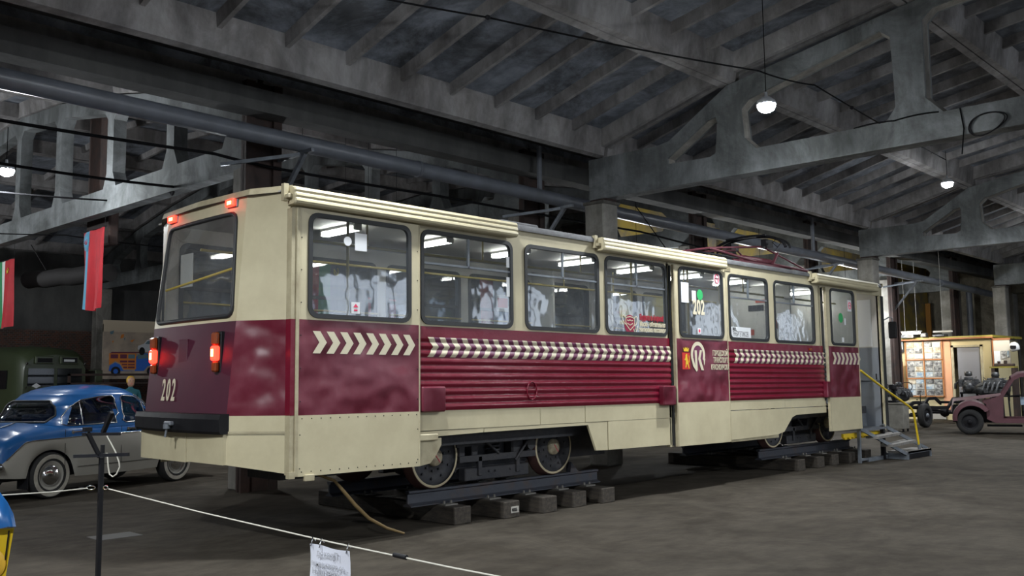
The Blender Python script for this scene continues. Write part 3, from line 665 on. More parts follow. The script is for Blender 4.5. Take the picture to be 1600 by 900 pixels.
# side facets
def facet(g, z0, z1, yn=0.0, top=False, flip=False, b0=0, b1=0):
    rows = []
    for z in [z0+(z1-z0)*q/8 for q in range(9)]:
        a = (-.03, yn, z); b = rp(ynz(z), z)
        if flip: a = (a[0], 2.6, z); b = (b[0], yfz(z), z)
        rows.append([tuple(a[i]+(b[i]-a[i])*k for i in range(3)) for k in range(2)])
    g.grid(rows, True)
for fl in (False, True):
    g.use(maroon_dent); facet(g, ZM, ZS, flip=fl); g.use(cream); facet(g, ZS, 3.34, flip=fl); facet(g, 1.08, ZM, flip=fl)
# inside lining of the rear
g.use(inner); g.add([(-.02, .06, 1.1), (-.02, 2.54, 1.1), (-.28, 2.1, 1.1), (-.28, .5, 1.1)], [(0, 1, 2, 3)])
tp(g, 'rear_end', tilt=False)
g = MB().use(cream)
for fl in (0, 1):
    y0, y1 = (0, YN) if not fl else (2.6, YF)
    g.add([(-.03, y0, .73), (-er(1)-.0, y1, .81), (-er(1)-.0, y1, 1.075), (-.03, y0, 1.075), (0, y0, .73), (-er(1)+.03, y1+(.0), .81), (-er(1)+.03, y1, 1.075), (0, y0, 1.075)], [(0,1,2,3),(7,6,5,4),(0,4,5,1),(2,6,7,3)])
    g.use(cream_d).add([(-.035, y0-.006 if not fl else y0+.006, 1.09), (-er(1)-.01, y1, 1.09), (-er(1)-.01, y1, 1.11), (-.035, y0-.006 if not fl else y0+.006, 1.11)], [(0, 1, 2, 3)]).use(cream)
g.box((-er(1)-.03, YN, .81), (-er(1)+.0, 1.15, 1.10)); g.box((-er(1)-.03, 1.165, .80), (-er(1)+.0, YF, 1.10))
tp(g, 'rear_apron', tilt=False)
g = MB().use(black); rows = []
pr_ = [(.0, 1.09), (.09, 1.085), (.11, 1.11), (.115, 1.22), (.10, 1.265), (.0, 1.27)]
for j in range(9):
    y = .43+(2.20-.43)*j/8; bx = -.36-.05*(1-((y-1.3)/.88)**2)
    rows.append([(bx-d, y, z) for d, z in pr_])
g.grid(rows, False); g.add(rows[0], [tuple(range(6))]); g.add(rows[-1], [tuple(range(6))])
bm_ = tp(g, 'rear_bumper', tilt=False)
g = MB().use(steel); g.bbox((-.56, 1.22, 1.15), (-.50, 1.36, 1.19), .01); g.lathe([(.035, -.02), (.035, .02)], (-.55, 1.30, 1.14), (0, 0, 1), 12); g.tube([(-.55, 1.30, 1.13), (-.56, 1.31, 1.04)], .012, 8)
tp(g, 'coupling_hook', None, bm_, tilt=False)
tp(MB().use(chrome).tube([rp(.6+.15*k, ZM+.012, .03) for k in range(10)], .006, 6), 'bumper_edge_trim', None, bm_, tilt=False)
# rear window rubber and glass
def ring(g, pts, r): g.tube([Vector(p) for p in pts]+[Vector(pts[0])], r, 6)
wpts = []
cz = [(wl(2.17), 2.17), (wr(2.17), 2.17), (wr(3.16), 3.16), (wl(3.16), 3.16)]
def rounded(P, r, n=4):
    o = []
    for i, p in enumerate(P):
        a = Vector(P[i-1]); b = Vector(p); c = Vector(P[(i+1) % len(P)])
        u = (a-b).normalized(); v = (c-b).normalized()
        for k in range(n+1):
            t_ = k/n; o.append(tuple((b+u*r)*(1-t_)**2+b*2*t_*(1-t_)+(b+v*r)*t_**2))
    return o
wp = rounded(cz, .09)
dense = []
for i, p in enumerate(wp):
    q = wp[(i+1) % len(wp)]; n_ = max(1, int((Vector(p)-Vector(q)).length/.15))
    dense += [(p[0]+(q[0]-p[0])*k/n_, p[1]+(q[1]-p[1])*k/n_) for k in range(n_)]
g = MB().use(rubber); ring(g, [rp(y, z, .004) for y, z in dense], .022)
rw_ = tp(g, 'rear_window', tilt=False)
g = MB().use(glass('rear_glass', (.9, .92, .93), .06, .02, .10)).grid(rgrid(0, 0, 2.16, 3.17, -.004, 8, 1, wl, wr)); tp(g, 'window_pane', None, rw_, tilt=False)
# corner fillets of the window opening
g = MB().use(cream)
for (y, z), sy, sz in (((wl(2.17), 2.17), 1, 1), ((wr(2.17), 2.17), -1, 1), ((wr(3.16), 3.16), -1, -1), ((wl(3.16), 3.16), 1, -1)):
    g.add([rp(y, z, 0), rp(y+sy*.045, z, 0), rp(y+sy*.012, z+sz*.012, 0), rp(y, z+sz*.045, 0)], [(0, 1, 2, 3)])
tp(g, 'corner_fillet', None, rw_, tilt=False)
# lights
def tail(y, z, lit):
    o = tp(MB().use(black).bbox((rp(y, z)[0]-.02, y-.05, z-.20), (rp(y, z)[0]+.03, y+.05, z+.19), .01), 'tail_light', tilt=False)
    x = rp(y, z)[0]-.02
    tp(MB().use(amber).bbox((x-.055, y-.045, z+.06), (x, y+.045, z+.18), .015), 'amber_lens', None, o, tilt=False)
    tp(MB().use(red_em).bbox((x-.06, y-.045, z-.085), (x, y+.045, z+.055), .015).use(hot_em).bbox((x-.064, y-.022, z-.045), (x-.058, y+.022, z+.025), .003), 'red_lens', None, o, tilt=False)
    tp(MB().use(amber).bbox((x-.05, y-.04, z-.19), (x, y+.04, z-.09), .015), 'reverse_lens', None, o, tilt=False)
tail(.665, 1.84, 1); tail(1.965, 1.84, 1)
for y in (.70, 1.93):
    z = 3.265; x = rp(y, z)[0]
    o = tp(MB().use(steel).bbox((x-.012, y-.09, z-.045), (x+.02, y+.09, z+.045), .005), 'marker_light', tilt=False)
    tp(MB().use(red_em).bbox((x-.05, y-.075, z-.035), (x-.012, y+.075, z+.035), .008).use(hot_em).bbox((x-.053, y-.045, z-.018), (x-.049, y+.03, z+.014), .003), 'red_lens', None, o, tilt=False)
for y, z, en in ((.665, 1.83, .16), (1.965, 1.83, .16), (.70, 3.26, .09), (1.93, 3.26, .09)):
    ld = bpy.data.lights.new('red_glow', 'POINT'); ld.energy = en; ld.color = (1, .05, .03); ld.shadow_soft_size = .03
    lo = bpy.data.objects.new('red_glow', ld); COL.objects.link(lo); lo.parent = T; lo.location = Vector((rp(y, z)[0]-.12, y, z))-TB
# rear number, hatch
g = MB().use(maroon_r).bbox((rp(1.35, 1.85)[0]-.008, 1.27, 1.66), (rp(1.35, 1.85)[0]+.02, 1.45, 1.98), .004)
tp(g, 'rear_hatch', tilt=False)
def rear_map(y0, z0): return lambda x, y, z: rp(y0-x, z0+y, .006+z)
g = MB().use(chm); add_text(g, '202', .30, rear_map(1.75, 1.385), bold=.005, sx=.56, sp=1.36)
tp(g, 'rear_number', tilt=False)
# front end (mostly hidden): raked nose
g = MB()
for z0, z1, mm in ((.75, ZM, cream), (ZM, ZS, maroon), (ZS, 3.32, cream)):
    g.use(mm); q = lambda z: 13.55-.2*max(0, z-1.25)
    g.grid([[(12.83, -.0, z), (q(z), .45, z)] for z in (z0, z1)], False); g.grid([[(12.83, 2.6, z), (q(z), 2.15, z)] for z in (z0, z1)], False)
    if mm is not cream or z0 < 1: g.grid([[(q(z), .45, z), (q(z)+.05, 1.3, z), (q(z), 2.15, z)] for z in (z0, z1)], False)
tp(g, 'front_end')
g = MB().use(tram_glass); g.add([(13.38, .47, 2.14), (13.38, 2.13, 2.14), (13.17, 2.1, 3.25), (13.17, .5, 3.25)], [(0, 1, 2, 3)]); tp(g, 'windscreen')
# mirror
g = MB().use(black); g.bbox((12.99, -.19, 2.24), (13.04, -.03, 2.56), .02); o = tp(g, 'side_mirror', tilt=False)
tp(MB().use(steel).tube([(12.86, .0, 2.58), (12.93, -.08, 2.64), (13.01, -.11, 2.63), (13.015, -.11, 2.55)], .011, 8), 'mirror_arm', None, o, tilt=False)
# ---------- interior
tp(MB().use(inner_d).box((.0, .08, 1.0), (10.3, 2.54, 1.05)).box((-.25, .6, 1.0), (.0, 2.0, 1.05)).box((10.3, .35, 1.0), (12.7, 2.54, 1.05)).box((-.03, .05, .95), (.0, 2.55, 1.05)), 'floor_deck')
g = MB().use(greypanel).box((12.70, .02, .66), (12.74, 2.5, 2.15)); g.use(inner).box((12.70, .02, 2.15), (12.74, 2.5, 3.3)); g.use(white).box((12.69, .16, 2.17), (12.70, .44, 3.06))
g.use(black).box((12.68, .02, 1.52), (12.70, .5, 1.528)).box((12.68, .10, 1.55), (12.70, .115, 1.66))
tp(g, 'cab_partition')
tp(MB().use(steel).box((11.62, -.03, .64), (12.7, .35, .68)).box((11.62, .33, .66), (12.7, .36, 1.02)).box((11.62, .0, .68), (11.66, .35, .9)), 'entrance_step')
g = MB().use(yellow)
g.box((11.2, .10, .53), (12.72, .14, .60))
for k in range(9): g.box((11.25+.17*k, .098, .50), (11.33+.17*k, .142, .53))
tp(g, 'yellow_step_edge')
railc = mat('handrail_ochre', (.33, .26, .06), .4)
g = MB().use(railc)
for y in (.62, 1.98):
    g.tube([(.1, y, 2.98), (12.2, y, 2.98)], .016, 8)
    for x in (1.3, 3.0, 4.8, 6.0, 7.2, 8.9, 10.3): g.tube([(x, y, 2.98), (x, y, 3.3)], .012, 6)
for x in (1.05, 5.9, 7.3, 10.4): g.tube([(x, .62, 1.05), (x, .62, 3.3)], .016, 8)
for a, b in WF[:-1]: g.tube([(a+.02, 2.5, 2.45), (b-.02, 2.5, 2.45)], .012, 6)
g.use(yellow).tube([(-.24, .62, 2.63), (-.24, 2.05, 2.52)], .014, 8)
tp(g, 'handrail')
for q in (((1.43, 2.2, 1.05), (1.47, 2.55, 3.25)), ((5.88, 2.1, 1.05), (5.92, 2.55, 3.25)), ((7.3, 2.1, 1.05), (7.34, 2.55, 3.25)), ((10.3, 1.5, 1.05), (10.34, 2.55, 3.25))): tp(MB().use(inner).box(*q), 'inner_pillar')
for i, x in enumerate((1.5, 2.3, 3.1, 3.9, 4.7, 5.5, 7.7, 8.5, 9.3)):
    for y in ((2.2, .38) if 1 < i else (2.2,)):
        o = tp(MB().use(seatm).bbox((x-.2, y-.2, 1.44), (x+.22, y+.2, 1.50), .02).use(steel).box((x-.02, y-.03, 1.05), (x+.02, y+.03, 1.44)), 'passenger_seat')
        tp(MB().use(seatm).bbox((x-.25, y-.2, 1.50), (x-.2, y+.2, 1.95), .02), 'backrest', None, o)
# fluorescent ceiling lights
for k in range(9):
    x = 1.42+1.36*k; z = 3.235
    if x > 12.3: break
    o = tp(MB().use(inner).box((x-.05, .95, 3.27), (x+.05, 1.62, 3.305)).box((x-.05, .95, 3.22), (x+.05, .975, 3.28)).box((x-.05, 1.595, 3.22), (x+.05, 1.62, 3.28)), 'ceiling_light')
    tp(MB().use(tube_em).tube([(x-.025, .98, z), (x-.025, 1.59, z)], .018, 10).tube([(x+.03, .98, z), (x+.03, 1.59, z)], .018, 10), 'fluorescent_tube', None, o)
# ---------- paper signs and lettering on glass and panels
def dmap(x0, z0, y=-.077): return lambda x, y_, z: (x0+x, y-z, z0+y_)
g = MB().use(chm); add_text(g, '202', .285, dmap(6.375, 2.475), bold=.009, sx=.64, sp=1.1); tp(g, 'door_number')
g = MB().use(chm)
add_text(g, 'ГОРОДСКОЙ', .105, dmap(7.235, 1.90), bold=.001, sx=.56, sp=1.08, align='RIGHT')
add_text(g, 'ТРАНСПОРТ', .105, dmap(7.235, 1.80), bold=.001, sx=.56, sp=1.08, align='RIGHT')
add_text(g, 'КРАСНОЯРСКА', .105, dmap(7.255, 1.70), bold=.001, sx=.56, sp=1.08, align='RIGHT')
tp(g, 'company_lettering')
# round emblem: open ring with a K
g = MB().use(purple)
def arcstrip(g, cx, cz, rx, rz, a0, a1, w, y, n=40):
    g.grid([[(cx+(rx+s)*math.cos(R(a0+(a1-a0)*k/n)), y, cz+(rz+s*1.0)*math.sin(R(a0+(a1-a0)*k/n))) for k in range(n+1)] for s in (-w/2, w/2)], False)
cx, cz = 6.47, 1.905
g.add([(cx+.155*math.cos(a/30*6.283), -.0735, cz+.155*math.sin(a/30*6.283)) for a in range(30)], [tuple(range(30))])
g.use(chm); arcstrip(g, cx, cz, .15, .155, -28, 196, .052, -.0755)
def poly(g, P, y=-.077): g.add([(x, y, z) for x, z in P], [tuple(range(len(P)))])
poly(g, [(cx-.176, cz-.04), (cx-.124, cz-.04), (cx-.075, cz-.15), (cx-.085, cz+.06), (cx-.03, cz+.06), (cx-.02, cz-.215), (cx-.05, cz-.235), (cx-.13, cz-.16)])
poly(g, [(cx+.045, cz+.065), (cx+.10, cz+.065), (cx+.055, cz-.05), (cx+.135, cz-.215), (cx+.07, cz-.215), (cx-.0, cz-.06)])
poly(g, [(cx+.132, cz-.07), (cx+.176, cz-.05), (cx+.16, cz-.12), (cx+.14, cz-.15)])
tp(g, 'round_emblem')
# coat of arms
g = MB().use(mat('arms_red', (.55, .03, .02), .5)); poly(g, [(6.085, 1.70), (6.27, 1.70), (6.27, 1.93), (6.085, 1.93)], -.0745)
g.use(mat('arms_gold', (.75, .50, .03), .5))
poly(g, [(6.125, 1.945), (6.235, 1.945), (6.25, 2.0), (6.215, 1.975), (6.205, 2.01), (6.18, 1.985), (6.155, 2.01), (6.145, 1.975), (6.11, 2.0)])
poly(g, [(6.155, 1.86), (6.165, 1.90), (6.19, 1.915), (6.205, 1.90), (6.20, 1.87), (6.215, 1.83), (6.225, 1.79), (6.24, 1.73), (6.255, 1.715), (6.23, 1.715), (6.205, 1.765), (6.185, 1.775), (6.175, 1.73), (6.15, 1.72), (6.16, 1.76), (6.165, 1.80), (6.17, 1.83), (6.15, 1.82), (6.13, 1.84), (6.15, 1.845)])
poly(g, [(6.235, 1.80), (6.25, 1.85), (6.24, 1.89), (6.25, 1.89), (6.262, 1.85), (6.248, 1.79)])
tp(g, 'city_arms')
# mask sticker on the fourth window
gm = MB().use(mat('mask_maroon', (.30, .012, .05), .5)); gy = -.003
gm.add([(5.03+.115*math.cos(a/24*6.283), gy, 2.275+.125*math.sin(a/24*6.283)) for a in range(24)], [tuple(range(24))])
gm.use(chm)
def line(g, P, w=.011, y=-.006):
    for a, b in zip(P[:-1], P[1:]): g.bar((a[0], y, a[1]), (b[0], y, b[1]), w, .002, up=(0, 1, 0))
line(gm, [(4.94, 2.35), (4.97, 2.365), (5.03, 2.375), (5.09, 2.365), (5.125, 2.35), (5.13, 2.30), (5.11, 2.26), (5.03, 2.20), (4.96, 2.26), (4.94, 2.30), (4.94, 2.35)])
line(gm, [(4.94, 2.36), (4.90, 2.39), (4.87, 2.38), (4.87, 2.34), (4.90, 2.30), (4.945, 2.27)]); line(gm, [(5.125, 2.36), (5.16, 2.385), (5.185, 2.37), (5.18, 2.32), (5.16, 2.28), (5.12, 2.26)])
line(gm, [(4.97, 2.33), (5.0, 2.32), (5.03, 2.335), (5.06, 2.32), (5.09, 2.33)]); line(gm, [(4.97, 2.29), (5.03, 2.265), (5.09, 2.29)])
line(gm, [(5.10, 2.22), (5.14, 2.15), (5.19, 2.26)])
add_text(gm, 'Маска – обязательная', .088, lambda x, y_, z: (5.24+x, -.005-z, 2.262+y_), sx=.60, bold=.002)
add_text(gm, 'экипировка пассажира', .088, lambda x, y_, z: (5.22+x, -.005-z, 2.19+y_), sx=.60, bold=.002)
gm.use(mat('mask_red', (.35, .01, .03), .5)); add_text(gm, 'Будьте в форме!', .10, lambda x, y_, z: (5.24+x, -.005-z, 2.345+y_), sx=.66, bold=.005)
tp(gm, 'mask_sticker')
# route plate
g = MB().use(white).box((7.47, -.010, 2.185), (8.02, -.006, 2.34)); g.use(black)
add_text(g, 'пос.', .08, lambda x, y_, z: (7.50+x, -.011-z, 2.285+y_), sx=.7, bold=.002); add_text(g, 'ЭНЕРГЕТИКОВ', .105, lambda x, y_, z: (7.50+x, -.011-z, 2.20+y_), sx=.56, depth=.0005, sp=1.05)
tp(g, 'route_plate')
# no-smoking stickers, green round stickers, papers, small red labels
def nn():
    global g
    if g.v: tp(g, 'window_notice')
    g = MB()
def paper(x0, z0, x1, z1, y=-.077, m=None): 
    nn(); g.use(m or white).box((x0, y, z0), (x1, y+.002, z1))
green = mat('green_sticker', (.03, .40, .12), .5)
pinkr = mat('label_red', (.75, .05, .12), .6)
g = MB()
paper(.64, 2.81, .78, 2.98, -.077); nn(); g.use(white).lathe([(.045, 0), (0, .001)], (.555, -.077, 2.89), (0, 1, 0), 20)
paper(.60, 2.20, .70, 2.31, -.077); g.use(pinkr); g.add([(.62, -.080, 2.26), (.68, -.080, 2.26), (.65, -.080, 2.295)], [(0, 1, 2)]); g.box((.63, -.080, 2.225), (.67, -.079, 2.24))
paper(2.77, 2.83, 2.82, 2.95, -.008); paper(2.77, 2.5, 2.82, 2.72, -.008)
paper(6.10, 2.62, 6.28, 2.90, -.077); paper(6.36, 2.65, 6.46, 2.80, -.077)
nn(); g.use(green).lathe([(.075, 0), (0, -.001)], (6.56, -.077, 2.75), (0, 1, 0), 24)
paper(6.48, 2.20, 6.56, 2.28, -.077); g.use(pinkr).box((6.50, -.080, 2.22), (6.54, -.079, 2.26))
paper(6.93, 2.93, 7.08, 3.09, -.077)
g.use(pinkr); g.tube([(7.005+.055*math.cos(a/16*6.283), -.080, 3.01+.065*math.sin(a/16*6.283)) for a in range(17)], .006, 5); g.bar((6.965, -.080, 3.055), (7.045, -.080, 2.965), .008, .002, up=(0, 1, 0)); g.use(black).box((6.96, -.080, 3.005), (7.05, -.079, 3.018))
paper(11.22, 2.75, 11.36, 2.95, -.077); g.use(pinkr).tube([(11.29+.045*math.cos(a/16*6.283), -.080, 2.85+.06*math.sin(a/16*6.283)) for a in range(17)], .006, 5); g.use(black).box((11.25, -.080, 2.845), (11.33, -.079, 2.856))
nn(); g.use(green).lathe([(.085, 0), (0, -.001)], (10.93, -.077, 2.62), (0, 1, 0), 24); paper(11.07, 2.5, 11.12, 2.62, -.077); paper(10.95, 2.2, 11.02, 2.28, -.077)
tp(g, 'window_notice')
g = MB().use(amber).bbox((9.86, -.03, 2.03), (9.94, -.005, 2.07), .005); tp(g, 'side_reflector')
# notice and wall poster inside, seen through windows
g = MB().use(white).box((5.1, 2.53, 2.6), (5.35, 2.54, 2.85)); g.use(mat('poster_red', (.5, .08, .05), .6)).box((5.12, 2.525, 2.66), (5.33, 2.53, 2.80))
g.use(inner).box((10.22, .5, 2.15), (10.26, 2.4, 3.2)); g.use(mat('poster_red', 0)).box((10.20, .9, 2.92), (10.21, 1.15, 2.97)).box((10.20, .75, 2.45), (10.21, .88, 2.6)).box((10.20, 1.2, 2.35), (10.21, 1.35, 2.45)); g.use(black).box((10.20, 1.0, 2.78), (10.21, 1.3, 2.88))
g.use(mat('poster_paper', (.5, .5, .47), .7)).box((-.12, 1.72, 2.55), (-.11, 1.98, 2.9))
tp(g, 'inside_poster')
# ---------- pantograph
pm = mat('pantograph_red', (.17, .045, .06), .5)
PA = tp(MB().use(pm).bar((9.15, .95, 3.50), (11.2, .95, 3.49), .05, .09).bar((9.15, 1.65, 3.50), (11.2, 1.65, 3.49), .05, .09).bar((9.3, .9, 3.5), (9.3, 1.7, 3.5), .05, .07).bar((11.1, .9, 3.5), (11.1, 1.7, 3.5), .05, .07)
        .use(cream_d).box((9.2, .9, 3.36), (9.3, 1.0, 3.46)).box((11.0, .9, 3.36), (11.1, 1.0, 3.46)).box((9.2, 1.6, 3.36), (9.3, 1.7, 3.46)).box((11.0, 1.6, 3.36), (11.1, 1.7, 3.46)), 'pantograph', tilt=False)
g = MB().use(pm)
for s in (1, -1):
    y = 1.3-.48*s
    g.tube([(8.25, y, 3.63), (10.3, y+.2*s, 3.86)], .018, 8); g.tube([(10.4, y+.2*s, 3.84), (11.55, y, 3.50)], .018, 8)
    g.tube([(9.9, 1.3-.35*s, 3.56), (8.25, y, 3.63)], .022, 8); g.tube([(10.5, 1.3-.35*s, 3.56), (11.55, y, 3.50)], .022, 8)
g.tube([(8.25, .8, 3.63), (8.25, 1.8, 3.63)], .02, 8); g.tube([(11.55, .8, 3.5), (11.55, 1.8, 3.5)], .02, 8)
tp(g, 'pantograph_arm', None, PA, tilt=False)
g = MB().use(black)
bow = [(10.25, 1.3+.75*math.cos(a), 3.80+.27*math.sin(a)) for a in [math.pi*k/20 for k in range(21)]]
g.tube(bow, .026, 8); g.tube([(p[0]+.16, p[1], p[2]) for p in bow], .02, 8); g.bar((10.2, .9, 4.05), (10.2, 1.7, 4.05), .05, .03); g.box((10.2, .9, 3.85), (10.46, 1.0, 3.98)); g.box((10.2, 1.6, 3.85), (10.46, 1.7, 3.98))
g.tube([(10.5, .85, 4.02), (10.55, .80, 3.93), (10.48, .83, 3.85), (10.4, .88, 3.93), (10.5, .85, 4.02)], .008, 6)
g.bar((8.3, 1.3, 3.66), (10.2, 1.5, 3.70), .03, .03)
tp(g, 'collector_bow', None, PA, tilt=False)
g = MB().use(pm).tube([(9.6, 1.05, 3.6), (10.6, 1.05, 3.6)], .06, 12).tube([(9.6, 1.5, 3.6), (10.6, 1.5, 3.6)], .06, 12).bar((10.5, .95, 3.55), (10.7, .95, 3.78), .04, .03).use(black)
for k in range(5): g.lathe([(.05, -.01), (.07, 0), (.05, .01)], (9.35, 1.0, 3.42+.035*k), (0, 0, 1), 12)
g.box((8.9, 1.0, 3.44), (9.2, 1.6, 3.58))
tp(g, 'spring_drum', None, PA, tilt=False)
tp(MB().use(roofgrey).bbox((2.95, .25, 3.36), (3.6, 1.2, 3.44), .02).bbox((4.9, .6, 3.40), (6.2, 1.6, 3.5), .03), 'roof_board')
# ---------- bogies
def bogie(xa):
    xb = xa+1.94; xc = xa+.97; zc = .712
    g = MB().use(bogiem)
    for y in (.64, 1.90):
        g.prism([[(xa-.18, .62), (xa+.30, .60), (xa+.42, .50), (xb-.42, .50), (xb-.30, .60), (xb+.18, .62), (xb+.18, .78), (xb-.3, .80), (xb-.42, .90), (xa+.42, .90), (xa+.3, .80), (xa-.18, .78)]], side, y, y+.07)
    g.box((xc-.22, .62, .58), (xc+.22, 1.98, .82)); g.tube([(xa, .54, zc), (xa, 2.06, zc)], .07, 12); g.tube([(xb, .54, zc), (xb, 2.06, zc)], .07, 12)
    g.lathe([(.2, -.3), (.24, -.2), (.24, .2), (.2, .3)], (xa+.45, 1.3, .66), (1, 0, 0), 16); g.lathe([(.2, -.3), (.24, -.2), (.24, .2), (.2, .3)], (xb-.45, 1.3, .66), (1, 0, 0), 16)
    for x in (xa+.42, xa+.62, xb-.62, xb-.4): g.bbox((x-.05, .52, .62), (x+.05, .66, .93), .01)
    g.bar((xa+.3, .50, .82), (xb-.3, .50, .86), .05, .05); g.bar((xa+.35, .5, .66), (xb-.35, .5, .66), .04, .07)
    g.tube([(xa+.35, .47, .92), (xa+.7, .44, .86), (xa+.95, .47, .7)], .018, 8); g.tube([(xb-.3, .47, .9), (xb-.55, .44, .8), (xb-.7, .48, .6)], .018, 8)
    g.bbox((xb-.75, .48, .68), (xb-.55, .62, .9), .02); g.lathe([(.07, -.05), (.07, .05)], (xb-.45, .5, .78), (0, 1, 0), 16)
    B = tp(g, 'bogie', tilt=False)
    for x in (xa, xb):
        for ya, s in ((.50, 1), (2.10, -1)):
            w_ = MB().use(bogiem).lathe([(.0, .0), (.075, .0), (.08, .012), (.10, .014), (.12, .03), (.30, .03), (.305, .0)], (x, ya, zc), (0, s, 0), 40, cap=False)
            w_.use(mat('wheel_rim_cream', (.50, .43, .28), .6)).lathe([(.305, -.002), (.318, -.004), (.33, .0)], (x, ya, zc), (0, s, 0), 48, cap=False)
            w_.use(mat('wheel_tread', (.10, .05, .045), .5, metal=.3)).lathe([(.33, .0), (.342, .01), (.344, .085), (.368, .10), (.366, .13), (.33, .135), (.0, .135)], (x, ya, zc), (0, s, 0), 48, cap=False)
            w_.use(mat('hub_cream', (.46, .41, .28), .7, col2=(.25, .2, .14), scale=18)).lathe([(0, -.03), (.05, -.03), (.06, -.022), (.094, -.018), (.10, .014)], (x, ya, zc), (0, s, 0), 28, cap=False)
            w_.use(bogiem)
            for k in range(10):
                a = k/10*6.283+.2
                for rr in (.15, .235): w_.lathe([(.014, .03), (.014, .012), (0, .01)], (x+rr*math.cos(a), ya, zc+rr*math.sin(a)), (0, s, 0), 6, False)
            w_.use(pinkr)
            w_.bar((x-.02, ya-.034*s, zc+.03), (x+.05, ya-.034*s, zc-.06), .006, .004, up=(0, 1, 0))
            tp(w_, 'wheel', None, B, tilt=False)
    for x in (xc-.02, ):
        for y in (.57, 2.03):
            sp = [(x+.075*math.cos(k*.6), y+.075*math.sin(k*.6), .70+.0045*k) for k in range(50)]
            tp(MB().use(bogiem).tube(sp, .017, 6).lathe([(.1, -.01), (.1, .01)], (x, y, .94), (0, 0, 1), 16).lathe([(.1, -.01), (.1, .01)], (x, y, .69), (0, 0, 1), 16), 'suspension_spring', None, B, tilt=False)
    for y in (.50, 2.0):
        g = MB().use(bogiem).bbox((xc-.52, y-.0, .41), (xc+.52, y+.12, .55), .01)
        for x in (xc-.30, xc+.32): g.bbox((x-.03, y-.02, .46), (x+.03, y+.02, .68), .005)
        for x in (xc-.3, xc-.15, xc-.05, xc+.2, xc+.3): g.lathe([(.014, 0), (.012, -.015), (0, -.016)], (x, y, .50), (0, 1, 0), 8)
        tp(g, 'rail_brake', None, B, tilt=False)
bogie(2.135); bogie(9.485)
tp(MB().use(bogiem).box((.1, .25, .85), (12.5, .35, .98)).box((.1, 2.25, .85), (12.5, 2.35, .98)).box((4.5, .6, .55), (5.2, 1.9, .95)).box((6.0, .4, .6), (7.6, 2.2, .98)).box((-.2, 1.2, .84), (1.2, 1.4, .95)).box((.2, .5, .62), (.9, 1.1, .85)), 'underframe', tilt=False)
tp(MB().use(cream_d).box((7.42, .02, .60), (8.8, .10, .655)), 'floor_sill', tilt=False)
# ================================================================== TRACK, STAIRS, LOOSE THINGS
def rail(x0, x1, y, label):
    P = [(-.066, .20), (.066, .20), (.066, .212), (.012, .235), (.010, .33), (.036, .345), (.036, .368), (-.036, .368), (-.036, .345), (-.010, .33), (-.012, .235), (-.066, .212)]
    g = MB().use(railm).prism([P], lambda u, v, d: (d, y+u, v), x0, x1)
    return tag(g.build('rail'), label, 'rail', 'short rail lengths under the tram')
rail(1.80, 4.98, .57, 'near rail under the rear wheels of the tram'); rail(1.80, 4.98, 2.03, 'far rail under the rear wheels of the tram')
rail(9.10, 12.40, .57, 'near rail under the front wheels of the tram'); rail(9.10, 12.40, 2.03, 'far rail under the front wheels of the tram')
def sleeper(x, y, label, gname, wd=.25, plate=False):
    t = thing('sleeper', label, 'sleeper', (x, y, 0), random.uniform(-.012, .012), gname)
    MB().use(sleeperm).bbox((-wd/2, 0, 0), (wd/2, 2.62+random.uniform(-.04, .06), .185), .009).build('timber', None, t)
    for yy in (.57-y, 2.03-y):
        g = MB().use(mat('rail_plate', (.20, .19, .17), .6, metal=.3)).box((-.09, yy-.17, .185), (.09, yy+.17, .20))
        for s in (-1, 1):
            for q in (-.05, .05): g.lathe([(.014, 0), (.014, .03), (0, .035)], (q, yy+s*.1, .2), (0, 0, 1), 6, False)
        g.build('rail_plate', None, t)
    if plate:
        g = MB().use(cement_white).box((-.02, -.006, .055), (.10, .004, .125)); g.use(black)
        add_text(g, '055555', .05, lambda x_, y_, z_: (-.012+x_, -.009-z_, .073+y_), sx=.55)
        g.build('number_plate', None, t)
for (x, y), lb in zip(((2.29, .22), (2.96, .13), (3.55, .09), (4.14, .14), (4.66, .11)), ('nearest sleeper under the rear bogie, first from the left', 'second sleeper under the rear bogie, with a small number plate on its end', 'third sleeper under the rear bogie', 'fourth sleeper under the rear bogie', 'fifth sleeper under the rear bogie, farthest from the camera')):
    sleeper(x, y, lb, 'sleepers under the rear bogie', plate='plate' in lb)
for (x, y), lb in zip(((9.77, .16), (10.47, .17), (11.07, .20), (11.64, .16), (12.37, .19)), ('nearest sleeper under the front bogie', 'second sleeper under the front bogie', 'third sleeper under the front bogie', 'fourth sleeper under the front bogie', 'last sleeper by the foot of the metal steps')):
    sleeper(x, y, lb, 'sleepers under the front bogie')
tag(MB().use(railm).prism([[(0, 0), (.16, 0), (.02, .13)]], lambda u, v, d: (4.42+u, d, .368+v), .53, .61).build('wheel_chock'), 'small steel chock behind the second rear wheel', 'chock')
#tag(MB().use(black).bbox((1.85, 1.0, 0), (2.0, 1.3, .38), .02).build('support_block'), 'dark block lying between the rails under the tram rear', 'block')
# bent stick leaning from the tram rear to the floor
tag(MB().use(mat('stick_wood', (.25, .17, .07), .7)).tube([(.42, .55, .73), (.64, .24, .60), (.72, .19, .49), (.83, .17, .36), (1.0, .17, .21), (1.22, .165, .09), (1.43, .16, .015)], [.012, .015, .018, .019, .018, .015, .012], 8).build('bent_stick'), 'bent wooden stick leaning from under the tram rear to the floor', 'stick')
